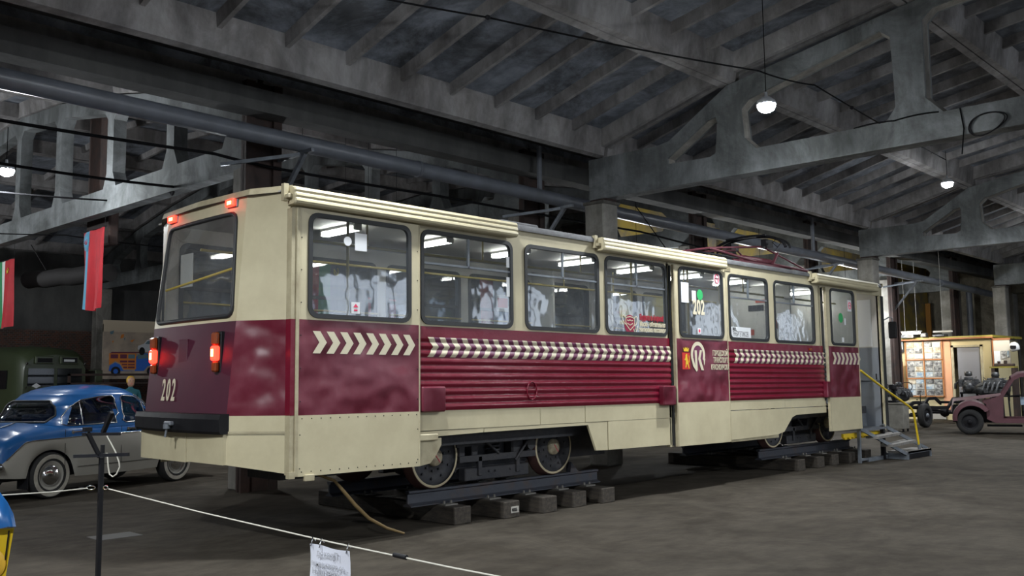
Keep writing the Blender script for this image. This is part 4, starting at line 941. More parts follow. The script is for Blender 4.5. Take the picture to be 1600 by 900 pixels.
# steps
t = thing('metal_steps', 'grey welded metal steps with yellow handrail at the open front door', 'steps', (12.85, -.2, 0))
o_ = Vector((12.85, -.2, 0))
A0, A1 = Vector((11.68, .0, .60)), Vector((12.82, -.33, .10)); B0, B1 = Vector((12.68, .02, .62)), Vector((13.90, -.30, .13))
g = MB().use(steel); g.bar(A0, A1, .035, .06); g.bar(B0, B1, .035, .06); tpf = lambda g, n, m=None: g.build(n, m, t, -o_)
tpf(g, 'stringer')
for k in (.28, .60):
    a = A0.lerp(A1, k); b = B0.lerp(B1, k)
    g = MB().use(mat('tread_wood', (.27, .26, .24), .7, col2=(.16, .15, .14), scale=8)); g.add([a+Vector((-.03, -.10, -.0)), b+Vector((.03, -.10, 0)), b+Vector((.03, .14, 0)), a+Vector((-.03, .14, 0)), a+Vector((-.03, -.10, -.045)), b+Vector((.03, -.10, -.045)), b+Vector((.03, .14, -.045)), a+Vector((-.03, .14, -.045))], [(0,1,2,3),(7,6,5,4),(0,4,5,1),(1,5,6,2),(2,6,7,3),(3,7,4,0)])
    tpf(g, 'tread')
g = MB().use(mat('tread_wood', 0)).box((12.83, -.36, .11), (13.93, .02, .145)).use(black).box((12.88, -.33, .0), (13.9, -.31, .11)).use(steel).box((12.82, -.36, 0), (12.87, .05, .11)).box((13.88, -.36, 0), (13.93, .02, .11)).box((12.0, .02, .0), (12.85, .06, .07)).box((12.82, -.36, .1), (13.93, -.345, .145))
tpf(g, 'base_step')
g = MB().use(steel).bar((11.66, .03, 0), (11.66, .03, .60), .05, .05).bar((11.66, .05, .05), (13.0, .05, .05), .04, .04).use(black).bar((12.66, .03, 0), (12.66, .03, .62), .07, .07)
tpf(g, 'leg')
g = MB().use(yellow).tube([(11.60, -.08, 1.64), (12.4, -.16, 1.30), (13.2, -.27, .96), (13.30, -.28, .90), (13.36, -.285, .83), (13.46, -.29, .45), (13.52, -.295, .16)], .02, 10).use(steel).tube([(13.51, -.295, .24), (13.52, -.295, .145)], .026, 10)
tpf(g, 'yellow_handrail')
# barrier stand with crossed arms
def stand(x, y, h, label, rz=0, arms=True):
    t = thing('barrier_post', label, 'barrier post', (x, y, 0), rz)
    MB().use(black).bbox((-.0115, -.0115, 0), (.0115, .0115, h), .002).box((-.15, -.15, 0), (.15, .15, .012)).build('post', None, t)
    return t
t = stand(-2.48, -2.0, 1.14, 'slim black barrier post with cross arms in the left foreground')
v0 = C_ = Vector((-2.48, -2.0, 0))
def bpt(u, v, d):  # point on a ray measured from the photograph at a real depth
    r = F+R2*(u-800)/FPX-U2*(v-450)/FPX; return CAM+r*d
g = MB().use(black)
a, b = bpt(116, 713, 5.28), bpt(201, 710, 5.20); g.bar(a, b, .018, .018)
a, b = bpt(137, 676, 5.2), bpt(156, 714, 5.25); g.bar(a, b, .02, .02); c = bpt(136.5, 671, 5.2); g.box(c-Vector((.02, .02, .012)), c+Vector((.02, .02, .012)))
g.build('cross_arm', None, t, -C_)
for u in (142, 165):
    g = MB().use(chrome); P = [bpt(u+7*math.cos(k/12*6.283)*(1 if u < 150 else .5), 762+3*math.sin(k/12*6.283), 5.22) for k in range(13)]; g.tube(P, .004, 6); g.build('carabiner', None, t, -C_)
c2_ = bpt(160.5, 700, 6.55); c2_.z = 0
t2 = stand(c2_.x, c2_.y, 1.13, 'second slim black barrier post behind the first one')
g = MB().use(black).bar(bpt(130, 678.5, 6.6), bpt(187, 678, 6.5), .024, .02).bar(bpt(161, 676, 6.55), bpt(175, 644, 6.5), .026, .026)
g.build('cross_arm', None, t2, -c2_)
ropem = mat('white_rope', (.55, .53, .46), .8)
tag(MB().use(ropem).tube([bpt(u, v, 6.5) for u, v in ((167, 681), (172, 690), (180, 705), (186, 722), (187, 730), (182, 741), (176, 745), (171, 741), (169, 730), (168, 715), (167, 708))], .005, 8).build('hanging_rope'), 'pale rope loop hanging from the rear barrier post', 'rope')
tag(MB().use(ropem).tube([bpt(170, 764, 5.2), (-2.49, -3.2, .945), (-2.5, -4.3, .928), (-2.5, -5.0, .923), (-2.5, -6.2, .93)], .0032, 8).use(black).tube([(-2.5, -4.68, .928), (-2.5, -4.75, .927)], .009, 8).build('barrier_rope'), 'pale barrier rope running right from the front post', 'rope')
tag(MB().use(ropem).tube([bpt(136, 763, 5.2), bpt(80, 769, 5.0), bpt(0, 774, 4.7), bpt(-120, 782, 4.3)], .0034, 8).use(black).tube([bpt(130, 763.6, 5.19), bpt(123, 764.3, 5.17)], .009, 8).build('barrier_rope'), 'pale barrier rope running left from the front post', 'rope')
t = thing('paper_notice', 'white paper notice in a plastic sleeve clipped on the rope', 'notice', (-2.5, -4.28, .92))
g = MB().use(mat('notice_paper', (.62, .64, .72), .55, spec=.6)); W_ = .148; rows = []
for k in range(6): rows.append([(-.004+.004*math.sin(k+j), .135-.27*j/6, -.012-.21*k/5+.002*math.sin(j*1.3)) for j in range(7)])
g.grid(rows); g.build('sheet', None, t)
g = MB().use(mat('notice_ink', (.40, .41, .45), .7))
for s_, zz, sz in (('Проход', -.05, .036), ('за ограждение', -.088, .028), ('ЗАПРЕЩЁН', -.122, .034)):
    add_text(g, s_, sz, lambda x, y, z: (-.014+z, x*1.0, zz+y), sx=1.1, align='CENTER', depth=.0003)
g.build('notice_lettering', None, t)
g = MB().use(chrome); 
for y in (.12, .06, -.12): MB().use(chrome).tube([(-.01, y, -.02), (0, y, .016), (.012, y, .0)], .003, 6).build('clip', None, t)
# floor plate and litter
tag(MB().use(mat('worn_plate', (.10, .097, .09), .8)).box((-.22, -.16, 0), (.22, .16, .006)).build('floor_plate', None, None, (-.58, 2.35, 0)), 'pale flat plate lying on the floor beside the barrier', 'plate')

# ================================================================== WHEEL, CARS
def road_wheel(mb_parent, loc, s, r=.32, wdt=.17, ww=True, hub='chrome', name='wheel'):
    """s = outward direction along local y"""
    g = MB().use(tirem).lathe([(r*.62, .0), (r*.72, -.012), (r*.93, -.005), (r*.985, .02), (r, .05), (r, wdt-.05), (r*.95, wdt), (r*.5, wdt)], (0, 0, 0), (0, -s, 0), 36, cap=False)
    if ww: g.use(wwm).lathe([(r*.66, -.002), (r*.75, -.016), (r*.90, -.010)], (0, 0, 0), (0, -s, 0), 36, cap=False)
    g.use(greym if ww else black).lathe([(r*.66, .01), (r*.6, .0), (r*.56, .03), (r*.44, .035), (r*.3, .01), (0, .01)], (0, 0, 0), (0, -s, 0), 32, cap=False)
    if hub == 'chrome': g.use(chrome).lathe([(r*.46, .02), (r*.43, -.006), (r*.3, -.03), (r*.1, -.042), (0, -.044)], (0, 0, 0), (0, -s, 0), 28)
    else: g.use(steel if hub == 'steel' else black).lathe([(r*.2, .01), (r*.16, -.03), (0, -.03)], (0, 0, 0), (0, -s, 0), 16)
    return g.build(name, None, mb_parent, loc)
def interp(tab, x):
    if x <= tab[0][0]: return tab[0][1:]
    for a, b in zip(tab[:-1], tab[1:]):
        if x <= b[0]:
            t_ = (x-a[0])/(b[0]-a[0]); t_ = t_*t_*(3-2*t_)*.5+t_*.5; return tuple(p+(q-p)*t_ for p, q in zip(a[1:], b[1:]))
    return tab[-1][1:]
def car(t, tab, ax, R_arch, low, up, zsplit, hw):
    """tab: X, z_bottom, z_shoulder, z_top, halfwidth factor. Lower colour below zsplit(X)."""
    X0, X1 = tab[0][0], tab[-1][0]; n = 110; rowsL = []; rowsU = []
    for i in range(n+1):
        X = X0+(X1-X0)*i/n; zb, zs, zt, wf = interp(tab, X); wv = hw*wf
        for a in ax:
            if abs(X-a) < R_arch: zb = max(zb, .32+math.sqrt(R_arch**2-(X-a)**2)*.92)
        sp = min(max(zsplit(X), zb+.01), zs-.01)
        half = [(wv*.93, zb), (wv*.985, zb+(sp-zb)*.35), (wv, zb+(sp-zb)*.75), (wv*.995, sp)]
        uh = [(wv*.995, sp), (wv*.985, sp+(zs-sp)*.5), (wv*.95, zs-.02*0), (wv*.86, zs+(zt-zs)*.45), (wv*.62, zs+(zt-zs)*.80), (wv*.3, zs+(zt-zs)*.96), (0, zt)]
        rowsL.append([(X, -y, z) for y, z in half]); rowsU.append([(X, -y, z) for y, z in uh]+[(X, y, z) for y, z in uh[::-1][1:]])
        rowsL[-1] = (rowsL[-1], [(X, y, z) for y, z in half])
    g = MB().use(low).grid([r[0] for r in rowsL]); g.grid([r[1] for r in rowsL]); g.use(up).grid(rowsU)
    for r0, m_ in ((0, low), (-1, low)):
        c = [p for p in rowsL[r0][0]]+rowsU[r0][1:-1]+rowsL[r0][1][::-1]; g.use(up).add(c, [tuple(range(len(c)))])
    g.use(black).box((X0+.15, -hw*.8, .28), (X1-.15, hw*.8, .48))
    for a in ax:
        pass
    return g.build('car_body', None, t)
def greenhouse(t, tab, up, wins, frame=chrome, nth=96, nz=16, e=3.0):
    """tab: z -> X_rear, X_front, halfwidth; wins: list of (name, side, u0, u1, v0, v1) on the unwrapped surface"""
    z0, z1 = tab[0][0], tab[-1][0]
    def P(th, v, off=0):
        z = z0+(z1-z0)*v; xr, xf, wv = interp(tab, z); cx = (xr+xf)/2; a = (xf-xr)/2+off; b = wv+off
        c, s = math.cos(th), math.sin(th)
        return (cx+a*math.copysign(abs(c)**(2/e), c), b*math.copysign(abs(s)**(2/e), s), z)
    return P
def sedan():
    t = thing('sedan_car', 'blue over grey 1950s sedan with whitewall tyres parked left of the tram', 'car', (.98, 7.31, 0), R(20))
    hw = .77
    ax = (-1.16, 1.16)
    tab = [(-2.02, .42, .52, .56, .80), (-1.98, .36, .66, .70, .90), (-1.85, .33, .80, .86, .96), (-1.6, .31, .87, .97, 1.0), (-1.25, .30, .90, 1.03, 1.0), (-.9, .27, .93, 1.03, 1.0), (0, .25, .94, 1.0, 1.0), (.8, .26, .95, 1.02, 1.0), (1.2, .30, .92, 1.04, .99), (1.7, .33, .86, 1.0, .97), (1.95, .36, .72, .88, .92), (2.05, .42, .55, .60, .85)]
    zsp = lambda X: .80+.03*min(1, (X+1.6)/1.2) if X > -1.6 else .80-.9*(-1.6-X)
    car(t, tab, ax, .37, greym, bluem, zsp, hw)
    # trim line
    g = MB().use(chrome)
    for s in (-1, 1):
        g.tube([(X, s*(hw*interp(tab, X)[3]*.997+.004), min(max(zsp(X), .3), interp(tab, X)[1]-.012)) for X in [-1.86+k*.12 for k in range(31)]], .008, 6)
    g.build('chrome_trim', None, t)
    GT = [(.93, -1.28, 1.16, .745), (1.05, -1.20, 1.02, .73), (1.25, -1.06, .78, .69), (1.40, -.86, .56, .63), (1.47, -.70, .42, .56), (1.52, -.50, .26, .44), (1.545, -.3, .08, .25), (1.55, -.15, -.06, .03)]
    z0, z1 = .93, 1.55
    def P(th, z, off=0, e=3.2):
        xr, xf, wv = interp(GT, z); cx = (xr+xf)/2; a = (xf-xr)/2+off; b = wv+off; c, s = math.cos(th), math.sin(th)
        return (cx+a*math.copysign(abs(c)**(2/e), c), b*math.copysign(abs(s)**(2/e), s), z)
    # window masks in (X along side, z) or (y, z) for ends
    def inside(poly, x, y):
        c = False; j = len(poly)-1
        for i in range(len(poly)):
            if (poly[i][1] > y) != (poly[j][1] > y) and x < (poly[j][0]-poly[i][0])*(y-poly[i][1])/(poly[j][1]-poly[i][1])+poly[i][0]: c = not c
            j = i
        return c
    rearside = [(-.94, 1.0), (-.93, 1.10), (-.80, 1.24), (-.62, 1.33), (-.30, 1.375), (-.09, 1.38), (-.06, 1.34), (-.06, 1.02), (-.10, .985), (-.88, .975)]
    frontside = [(.06, 1.02), (.06, 1.34), (.10, 1.38), (.34, 1.365), (.45, 1.32), (.82, 1.04), (.80, .99), (.10, .985)]
    rearend = [(-.50, 1.03), (.50, 1.03), (.56, 1.12), (.50, 1.24), (.38, 1.32), (-.38, 1.32), (-.50, 1.24), (-.56, 1.12)]
    frontend = [(-.58, 1.02), (.58, 1.02), (.52, 1.34), (.46, 1.38), (-.46, 1.38), (-.52, 1.34)]
    NT, NZ = 240, 44
    zs = [z0+(1.44-z0)*i/NZ for i in range(NZ+1)]+[1.455, 1.47, 1.49, 1.51, 1.53, 1.54, 1.55]
    vs = [[P(2*math.pi*j/NT, z) for j in range(NT)] for z in zs]
    body = []; gl = []
    for i in range(len(zs)-1):
        for j in range(NT):
            th = 2*math.pi*(j+.5)/NT; x, y, z = P(th, (zs[i]+zs[i+1])/2); sd = abs(math.sin(th)) ** (2/3.2) > .90
            w_ = False
            if sd and abs(y) > .3: w_ = inside(rearside, x, z) or inside(frontside, x, z)
            if abs(math.cos(th)) > .3 and not w_ and abs(y) < .6: w_ = inside(rearend, y, z) if x < -.3 else (inside(frontend, y, z) if x > .2 else False)
            (gl if w_ else body).append((i*NT+j, i*NT+(j+1) % NT, (i+1)*NT+(j+1) % NT, (i+1)*NT+j))
    allv = [p for r in vs for p in r]
    g = MB().use(bluem); g.add(allv, body, True); g.build('car_roof', None, t)
    g = MB().use(car_glass); g.add(allv, gl, True); g.build('car_window', None, t)
    # window surrounds
    def surf_side(x, z, s):
        best = None
        for k in range(200):
            th = math.pi*k/200; p = P(th, z, .006)
            if best is None or abs(p[0]-x) < abs(best[0]-x): best = p
        return (best[0], best[1]*s, best[2])
    def surf_end(y, z, sgn):
        best = None
        for k in range(300):
            th = math.pi/2+math.pi*k/300 if sgn < 0 else -math.pi/2+math.pi*k/300; p = P(th, z, .006)
            if best is None or abs(p[1]-y) < abs(best[1]-y): best = p
        return best
    def densify(poly, st=.05):
        o = []
        for i, p in enumerate(poly):
            q = poly[(i+1) % len(poly)]; n_ = max(1, int(math.hypot(p[0]-q[0], p[1]-q[1])/st)); o += [(p[0]+(q[0]-p[0])*k/n_, p[1]+(q[1]-p[1])*k/n_) for k in range(n_)]
        return o+[o[0]]
    g = MB()
    for s in (1, -1):
        for pl in (rearside, frontside): g.use(mat('dark_chrome', (.35, .36, .38), .25, metal=1)).tube([surf_side(x, z, s) for x, z in densify(pl)], .009, 6)
        g.tube([surf_side(-.66, z, s) for z in (.985, 1.1, 1.2, 1.30)], .008, 6); g.tube([surf_side(.50, z, s) for z in (.99, 1.1, 1.2, 1.28)], .008, 6)
    g.use(rubber); g.tube([surf_end(y, z, -1) for y, z in densify(rearend)], .016, 6); g.tube([surf_end(y, z, 1) for y, z in densify(frontend)], .016, 6)
    g.build('window_trim', None, t)
    # door lines, handles, checks
    side_y = lambda X, z: hw*interp(tab, X)[3]*.997
    for s in (-1, 1):
        g = MB().use(black)
        for X in (-.98, .0, .92): g.bar((X, s*(side_y(X, .5)+.003), .40), (X, s*(side_y(X, .5)-.006), .93), .006, .004, up=(0, 1, 0))
        g.bar((-.75, s*(side_y(0, .4)-.01), .40), (.92, s*(side_y(0, .4)-.01), .40), .004, .006)
        for k in range(9):
            for q in (0, 1): g.box((.10-.0+.064*k+.032*q, s*(side_y(.3, .85)-.01), .853+.026*q), (.132+.064*k+.032*q, s*(side_y(.3, .85)+.003), .879+.026*q))
        g.build('checker_stripe', None, t)
    g = MB().use(chrome)
    for s in (-1, 1):
        for X in (-.86, .12):
            g = MB().use(chrome).tube([(X, s*.765, .885), (X+.02, s*.80, .89), (X+.17, s*.80, .89)], .011, 8); g.lathe([(.025, -.01), (.025, .01)], (X, s*.765, .885), (0, 1, 0), 12); g.build('door_handle', None, t)
    g = MB().use(chrome).tube([(-1.62, -.25, .965), (-1.5, -.25, .995), (-1.38, -.25, 1.03)], .012, 8)
    g.build('boot_handle', None, t)
    g = MB().use(chrome).tube([(-1.95, -.78, .50), (-2.08, -.70, .48), (-2.14, -.4, .47), (-2.15, 0, .47), (-2.14, .4, .47), (-2.08, .70, .48), (-1.95, .78, .50)], .05, 12)
    g.build('rear_bumper', None, t)
    MB().use(chrome).tube([(1.95, -.78, .45), (2.1, -.66, .45), (2.17, 0, .45), (2.1, .66, .45), (1.95, .78, .45)], .05, 12).build('front_bumper', None, t)
    g = MB().use(amber).bbox((-2.06, -.70, .60), (-1.96, -.58, .74), .02).use(chrome).lathe([(.05, 0), (.02, .03), (0, .03)], (-2.04, -.64, .79), (-1, 0, 0), 14); g.use(amber).bbox((-2.06, .58, .60), (-1.96, .70, .74), .02)
    g.build('tail_lamp', None, t)
    for X in ax:
        for s in (-1, 1): road_wheel(t, (X, s*.735, .315), s, .315, .16)
    g = MB().use(black)
    for X in ax: g.tube([(X, -.6, .315), (X, .6, .315)], .04, 8)
    for X in (-1.5, 1.5): g.box((X-.02, -.72, .16) if X < 0 else (X-.02, -.7, .3), (X+.0, -.52, .4))
    g.box((-1.5, -.55, .28), (1.5, .55, .40)); g.build('chassis', None, t)
    # seats and steering wheel inside
    g = MB().use(mat('car_seat_blue', (.02, .05, .16), .6)).bbox((-.65, -.6, .65), (-.5, .6, 1.12), .04).bbox((-.0, -.6, .65), (.15, .6, 1.12), .04).bbox((-.6, -.6, .55), (-.1, .6, .72), .04).bbox((.05, -.6, .55), (.55, .6, .72), .04)
    g.tube([(.62+.05*math.sin(a), .32+.19*math.cos(a), 1.02+.17*math.sin(a)) for a in [k/20*6.283 for k in range(21)]], .010, 6); g.build('car_seat', None, t)
    return t
sedan()

# blue over yellow vehicle corner at lower left
t = thing('pickup_car', 'blue and yellow car corner at the lower left edge', 'car', (-4.0, -3.2, 0), 0)
g = MB().use(bluem); L_ = []
def cpt(u, v, d): return bpt(u, v, d)-Vector((-4.0, -3.2, 0))
# rounded blue fender top with yellow body below, extending off frame to the left
D0 = 4.35
rim_ = [(-420, 745), (-250, 738), (-90, 742), (-30, 755), (0, 769), (12, 785), (21, 803), (25, 822)]
rows = []
for dd, sh in ((0, 0), (.05, -4), (.25, -10), (.6, -14)): rows.append([cpt(u+sh*1.0, v-(sh*.4), D0+dd) for u, v in rim_])
bot = [cpt(u, 823 if u > 0 else 826, D0-.02) for u, v in rim_]
g.grid([bot, rows[0]]+rows[1:]); g.build('fender', None, t)
g = MB().use(yellow).grid([[cpt(u, v, D0+.03) for u, v in ((-420, 826), (-90, 826), (8, 826), (22, 825))], [cpt(u, v, D0+.03) for u, v in ((-420, 935), (-90, 935), (-4, 935), (3, 935))], [cpt(u, v, D0+.05) for u, v in ((-420, 1010), (-90, 1010), (-20, 1010), (-12, 1010))]], False)
g.grid([[cpt(22, 825, D0+.03), cpt(18, 825, D0+.6)], [cpt(3, 935, D0+.03), cpt(0, 935, D0+.6)], [cpt(-12, 1010, D0+.05), cpt(-16, 1010, D0+.6)]], False)
g.use(black).bar(cpt(14, 829, D0+.02), cpt(8, 875, D0+.02), .004, .006); g.use(mat('lamp_yellow', (.75, .45, .05), .3)).lathe([(.075, 0), (.06, .012), (0, .018)], cpt(-16, 880, D0+.02), tuple(-F), 24)
g.build('body_panel', None, t)
MB().use(tirem).lathe([(.0, 0), (.3, 0), (.33, .04), (.33, .14), (.3, .18), (0, .18)], cpt(-260, 1000, D0+.2), (0, 1, 0), 30).build('wheel', None, t)
# ================================================================== RIGHT SIDE: chassis, mauve body, engines, booth
def engine(t, off, s=1.0, stand=True):
    rng = random.Random(int(off[0]*10)+3)
    o = Vector(off)
    g = MB().use(mat('engine_metal', (.13, .135, .14), .45, metal=.6, col2=(.04, .04, .045), scale=9))
    def B(a, b, r=.02): g.bbox(o+Vector(a)*s, o+Vector(b)*s, r)
    B((-.3, -.16, -.05), (.3, .16, .25)); B((-.26, -.28, .12), (.26, -.12, .34)); B((-.26, .12, .12), (.26, .28, .34)); B((-.2, -.12, .3), (.2, .12, .40))
    g.lathe([(.0, .16*s), (.10*s, .14*s), (.11*s, .03*s), (.06*s, 0)], o+Vector((0, 0, .42))*s, (0, 0, 1), 16)
    for k in range(4):
        for q in (-1, 1): g.tube([o+Vector((-.2+.13*k, q*.26, .28))*s, o+Vector((-.2+.13*k, q*.36, .2))*s, o+Vector((-.16+.13*k, q*.37, .05))*s], .028*s, 8)
    g.lathe([(.14*s, 0), (.14*s, .03*s), (.05*s, .05*s)], o+Vector((-.33, 0, .1))*s, (-1, 0, 0), 20); g.lathe([(.09*s, 0), (.09*s, .03*s)], o+Vector((-.33, -.18, .24))*s, (-1, 0, 0), 16)
    g.lathe([(.16*s, 0), (.2*s, .1*s), (.1*s, .3*s)], o+Vector((.3, 0, .08))*s, (1, 0, 0), 18)
    for k in range(7):
        a = Vector((rng.uniform(-.3, .3), rng.uniform(-.3, .3), rng.uniform(.1, .4)))*s; g.tube([o+a, o+a+Vector((rng.uniform(-.15, .15), rng.uniform(-.1, .1), .12))*s, o+a+Vector((rng.uniform(-.2, .2), rng.uniform(-.2, .2), .02))*s], .012, 6)
    g.build('engine_block', None, t)
    if stand:
        g = MB().use(black); z = o.z-.05*s
        for x in (-.3, .3):
            for y in (-.25, .25): g.bar((o.x+x, o.y+y, 0), (o.x+x*.9, o.y+y*.9, z), .04, .04)
        g.box((o.x-.32, o.y-.27, z-.05), (o.x+.32, o.y+.27, z)); g.build('stand', None, t)
for x, y, z, rz, lb in ((27.9, 3.62, 1.02, .3, 'bare metal engine on a stand in front of the booth door'), (27.6, 2.70, .98, 1.5, 'second bare engine on a stand behind the mauve car body')):
    t = thing('display_engine', lb, 'engine', (x, y, 0), rz, 'display engines'); engine(t, (0, 0, z), 1.1)
t = thing('bare_chassis', 'bare black car chassis with wheels and engine left of the mauve body', 'chassis', (23.75, 4.16, 0), R(-4))
g = MB().use(black)
for y in (-.4, .4):
    P = [(-.9, y, .55), (-.5, y, .60), (-.1, y, .72), (.25, y, .72), (.6, y, .55), (2.2, y, .52), (2.6, y, .78), (3.1, y, .78), (3.5, y, .6)]
    for a, b in zip(P[:-1], P[1:]): g.bar(a, b, .05, .10)
for x, z in ((-.8, .55), (.6, .55), (1.4, .53), (2.2, .52), (3.4, .65)): g.bar((x, -.4, z), (x, .4, z), .08, .08)
g.tube([(0, -.72, .35), (0, .72, .35)], .05, 10); g.tube([(2.85, -.72, .35), (2.85, .72, .35)], .06, 10); g.tube([(.6, 0, .55), (2.85, 0, .38)], .035, 8); g.lathe([(.12, -.1), (.17, 0), (.12, .1)], (2.85, 0, .35), (0, 1, 0), 16)
for y in (-.5, .5): g.bar((-.5, y, .42), (.5, y, .42), .05, .04); g.bar((2.3, y, .42), (3.4, y, .42), .05, .04)
g.tube([(1.0, -.1, .6), (.9, -.15, 1.0)], .014, 6)
g.build('ladder_frame', None, t)
for x in (0, 2.85):
    for s in (-1, 1): road_wheel(t, (x, s*.76, .35), s, .35, .16, False, 'steel')
engine(t, (-.15, 0, .85), .85, False)
MB().use(mat('red_plastic', (.6, .02, .03), .5)).tube([(-.5, .1, 1.2), (-.42, .05, 1.1), (-.3, .1, 1.05)], .035, 8).build('red_cap', None, t)
g = MB().use(black).tube([(.45+.03*k, -.25, .8+.0*k) for k in range(2)], .02, 6)
g.tube([(.5, .2, .7), (.75, .22, 1.15)], .02, 8).tube([(.75+.16*math.sin(a)*.5, .22+.2*math.cos(a), 1.17+.2*math.sin(a)*.8) for a in [k/20*6.283 for k in range(21)]], .013, 6)
g.build('steering_wheel', None, t)
# metal cabinet with press on it
t = thing('metal_cabinet', 'small grey metal cabinet beside the foot of the steps', 'cabinet', (21.3, 3.32, 0), .1)
MB().use(mat('cabinet_grey', (.30, .29, .25), .6, col2=(.2, .19, .17), scale=5)).bbox((-.2, -.24, .08), (.3, .22, .76), .01).box((-.23, -.27, .76), (.33, .25, .79)).build('cabinet_body', None, t)
MB().use(black).box((-.18, -.22, 0), (-.14, -.18, .08)).box((.24, -.22, 0), (.28, -.18, .08)).box((-.18, .16, 0), (-.14, .2, .08)).box((.24, .16, 0), (.28, .2, .08)).build('leg', None, t)
t = thing('bench_press', 'dark bench tool standing on the small grey cabinet', 'tool', (21.3, 3.4, .79))
MB().use(black).bbox((-.1, -.12, 0), (.12, .12, .06), .01).bbox((.04, -.05, .06), (.1, .05, .5), .01).bbox((-.1, -.07, .36), (.12, .07, .5), .02).tube([(-.06, 0, .36), (-.06, 0, .14)], .02, 8).tube([(.0, -.1, .44), (-.05, -.2, .55)], .01, 6).build('press_body', None, t)
tag(MB().use(concrete_l).bbox((-.45, -.35, 0), (.45, .35, .5), .03).build('concrete_block', None, None, (10.0, 6.9, 0)), 'low pale concrete block behind the tram', 'block')
# mauve body shell
t = thing('car_shell', 'stripped mauve car body with one door opening at the right edge', 'car', (21.62, 1.52, 0), R(108.6))
HW = .68
def fender(g, y0, y1, cx, zc, r0, r1, a0, a1, n=18):
    rows = []
    for k in range(n+1):
        a = R(a0+(a1-a0)*k/n); rr = r0+(r1-r0)*k/n
        rows.append([(cx+rr*math.cos(a), y0, zc+rr*math.sin(a)), (cx+rr*1.05*math.cos(a), y0+(y1-y0)*.5, zc+rr*1.05*math.sin(a)), (cx+rr*math.cos(a), y1, zc+rr*math.sin(a)), (cx+(rr-.10)*math.cos(a), y1+(.01 if y1 > y0 else -.01), zc+(rr-.10)*math.sin(a))])
    g.grid(rows)
g = MB().use(mauve)
for s in (1, -1):
    fender(g, s*.42, s*.80, -.02, .38, .40, .50, -5, 150)
    fender(g, s*.42, s*.80, -2.75, .36, .50, .42, 20, 185)
    g.prism([[(-.40, .40), (-.40, .78), (-.30, .84), (-.55, .92), (-.75, 1.02), (-1.02, 1.45), (-1.18, 1.55), (-1.6, 1.60), (-2.3, 1.55), (-2.9, 1.25), (-3.2, .9), (-3.25, .42), (-2.2, .30), (-.6, .30)],
             [(-.78, .42), (-.80, .95), (-1.06, 1.38), (-1.2, 1.46), (-1.62, 1.49), (-1.68, .42)], [(-1.82, .98), (-1.82, 1.48), (-2.25, 1.44), (-2.6, 1.22), (-2.7, .98)]],
            lambda u, v, d: (u, d*s, v), HW-.03, HW)
rows = []
for x, z, w_ in ((-1.0, 1.45, .60), (-1.18, 1.56, .62), (-1.6, 1.61, .63), (-2.3, 1.56, .6), (-2.9, 1.28, .58), (-3.2, .95, .6), (-3.3, .5, .6)):
    rows.append([(x, -HW, z-.04), (x, -w_, z), (x, -.3, z+.035), (x, 0, z+.045), (x, .3, z+.035), (x, w_, z), (x, HW, z-.04)])
g.grid(rows)
g.grid([[(.42, -.25, .55), (.45, 0, .6), (.42, .25, .55)], [(.35, -.42, .85), (.38, 0, .92), (.35, .42, .85)], [(-.35, -.45, .92), (-.35, 0, 1.0), (-.35, .45, .92)], [(-.76, -.62, 1.0), (-.76, 0, 1.05), (-.76, .62, 1.0)]])
g.box((-3.2, -.62, .32), (-.6, .62, .36)); g.box((-.55, -.6, .32), (-.52, .6, .92))
g.build('body_shell', None, t)
for x in (0, -2.75):
    for s in (-1, 1): road_wheel(t, (x, s*.74, .325), s, .325, .16, False, 'black')
g = MB().use(black).box((-.5, -.3, .3), (.4, .3, .75)).tube([(0, -.6, .32), (0, .6, .32)], .05, 8).tube([(-2.75, -.6, .32), (-2.75, .6, .32)], .05, 8).bar((-.55, .35, .95), (-1.25, .3, 1.0), .03, .03)
g.tube([(-.95, .3+.18*math.cos(a), 1.02+.18*math.sin(a)) for a in [k/16*6.283 for k in range(17)]], .012, 6).bbox((-2.0, -.5, .4), (-1.6, .5, .8), .03).box((-1.2, .3, .2), (-.4, .5, .25)); g.build('running_gear', None, t)
MB().use(mat('faded_blue_paper', (.35, .45, .55), .7)).box((-1.45, .2, .75), (-1.2, .22, .95)).build('paper_sheet', None, t)
# booth
BT = Vector((28.8, 4.8, 0))
t = thing('exhibition_booth', 'lit booth with cream and salmon walls and a grey door at the back right', 'booth', BT)
bp_ = lambda g, n, p=None: g.build(n, None, p or t, None if p else -BT)
g = MB().use(creamwall); g.box((28.80, 4.42, 0), (28.9, 6.75, 2.80)); g.box((28.80, 3.10, 0), (28.9, 3.46, 2.76)); g.box((28.8, 3.46, 2.50), (28.9, 4.42, 2.76)); g.box((28.9, 3.10, 0), (31.5, 3.2, 2.7)); g.box((31.4, 3.1, 0), (31.5, 6.7, 2.7))
g.box((28.75, 3.2, 1.3), (28.8, 3.43, 1.32)) ; bp_(g, 'booth_wall')
bp_(MB().use(salmon).box((28.76, 4.45, .35), (28.80, 4.75, 2.78)), 'salmon_panel'); bp_(MB().use(salmon).box((28.60, 6.38, .3), (28.66, 6.95, 2.0)), 'salmon_panel'); bp_(MB().use(cement_white).box((28.72, 4.7, .02), (28.8, 5.16, .22)), 'white_plinth')
g = MB().use(dull_yellow).box((28.55, 3.0, 2.76), (31.6, 6.9, 2.84)).use(woodm).box((28.52, 3.0, 2.74), (28.57, 6.9, 2.79)).use(rust).box((28.7, 3.03, 0), (28.9, 3.12, 2.75))
bp_(g, 'booth_roof')
g = MB().use(cream_d).box((28.77, 3.42, 0), (28.81, 3.50, 2.54)).box((28.77, 4.36, 0), (28.81, 4.44, 2.54)).box((28.77, 3.42, 2.47), (28.81, 4.44, 2.54)); bp_(g, 'door_frame')
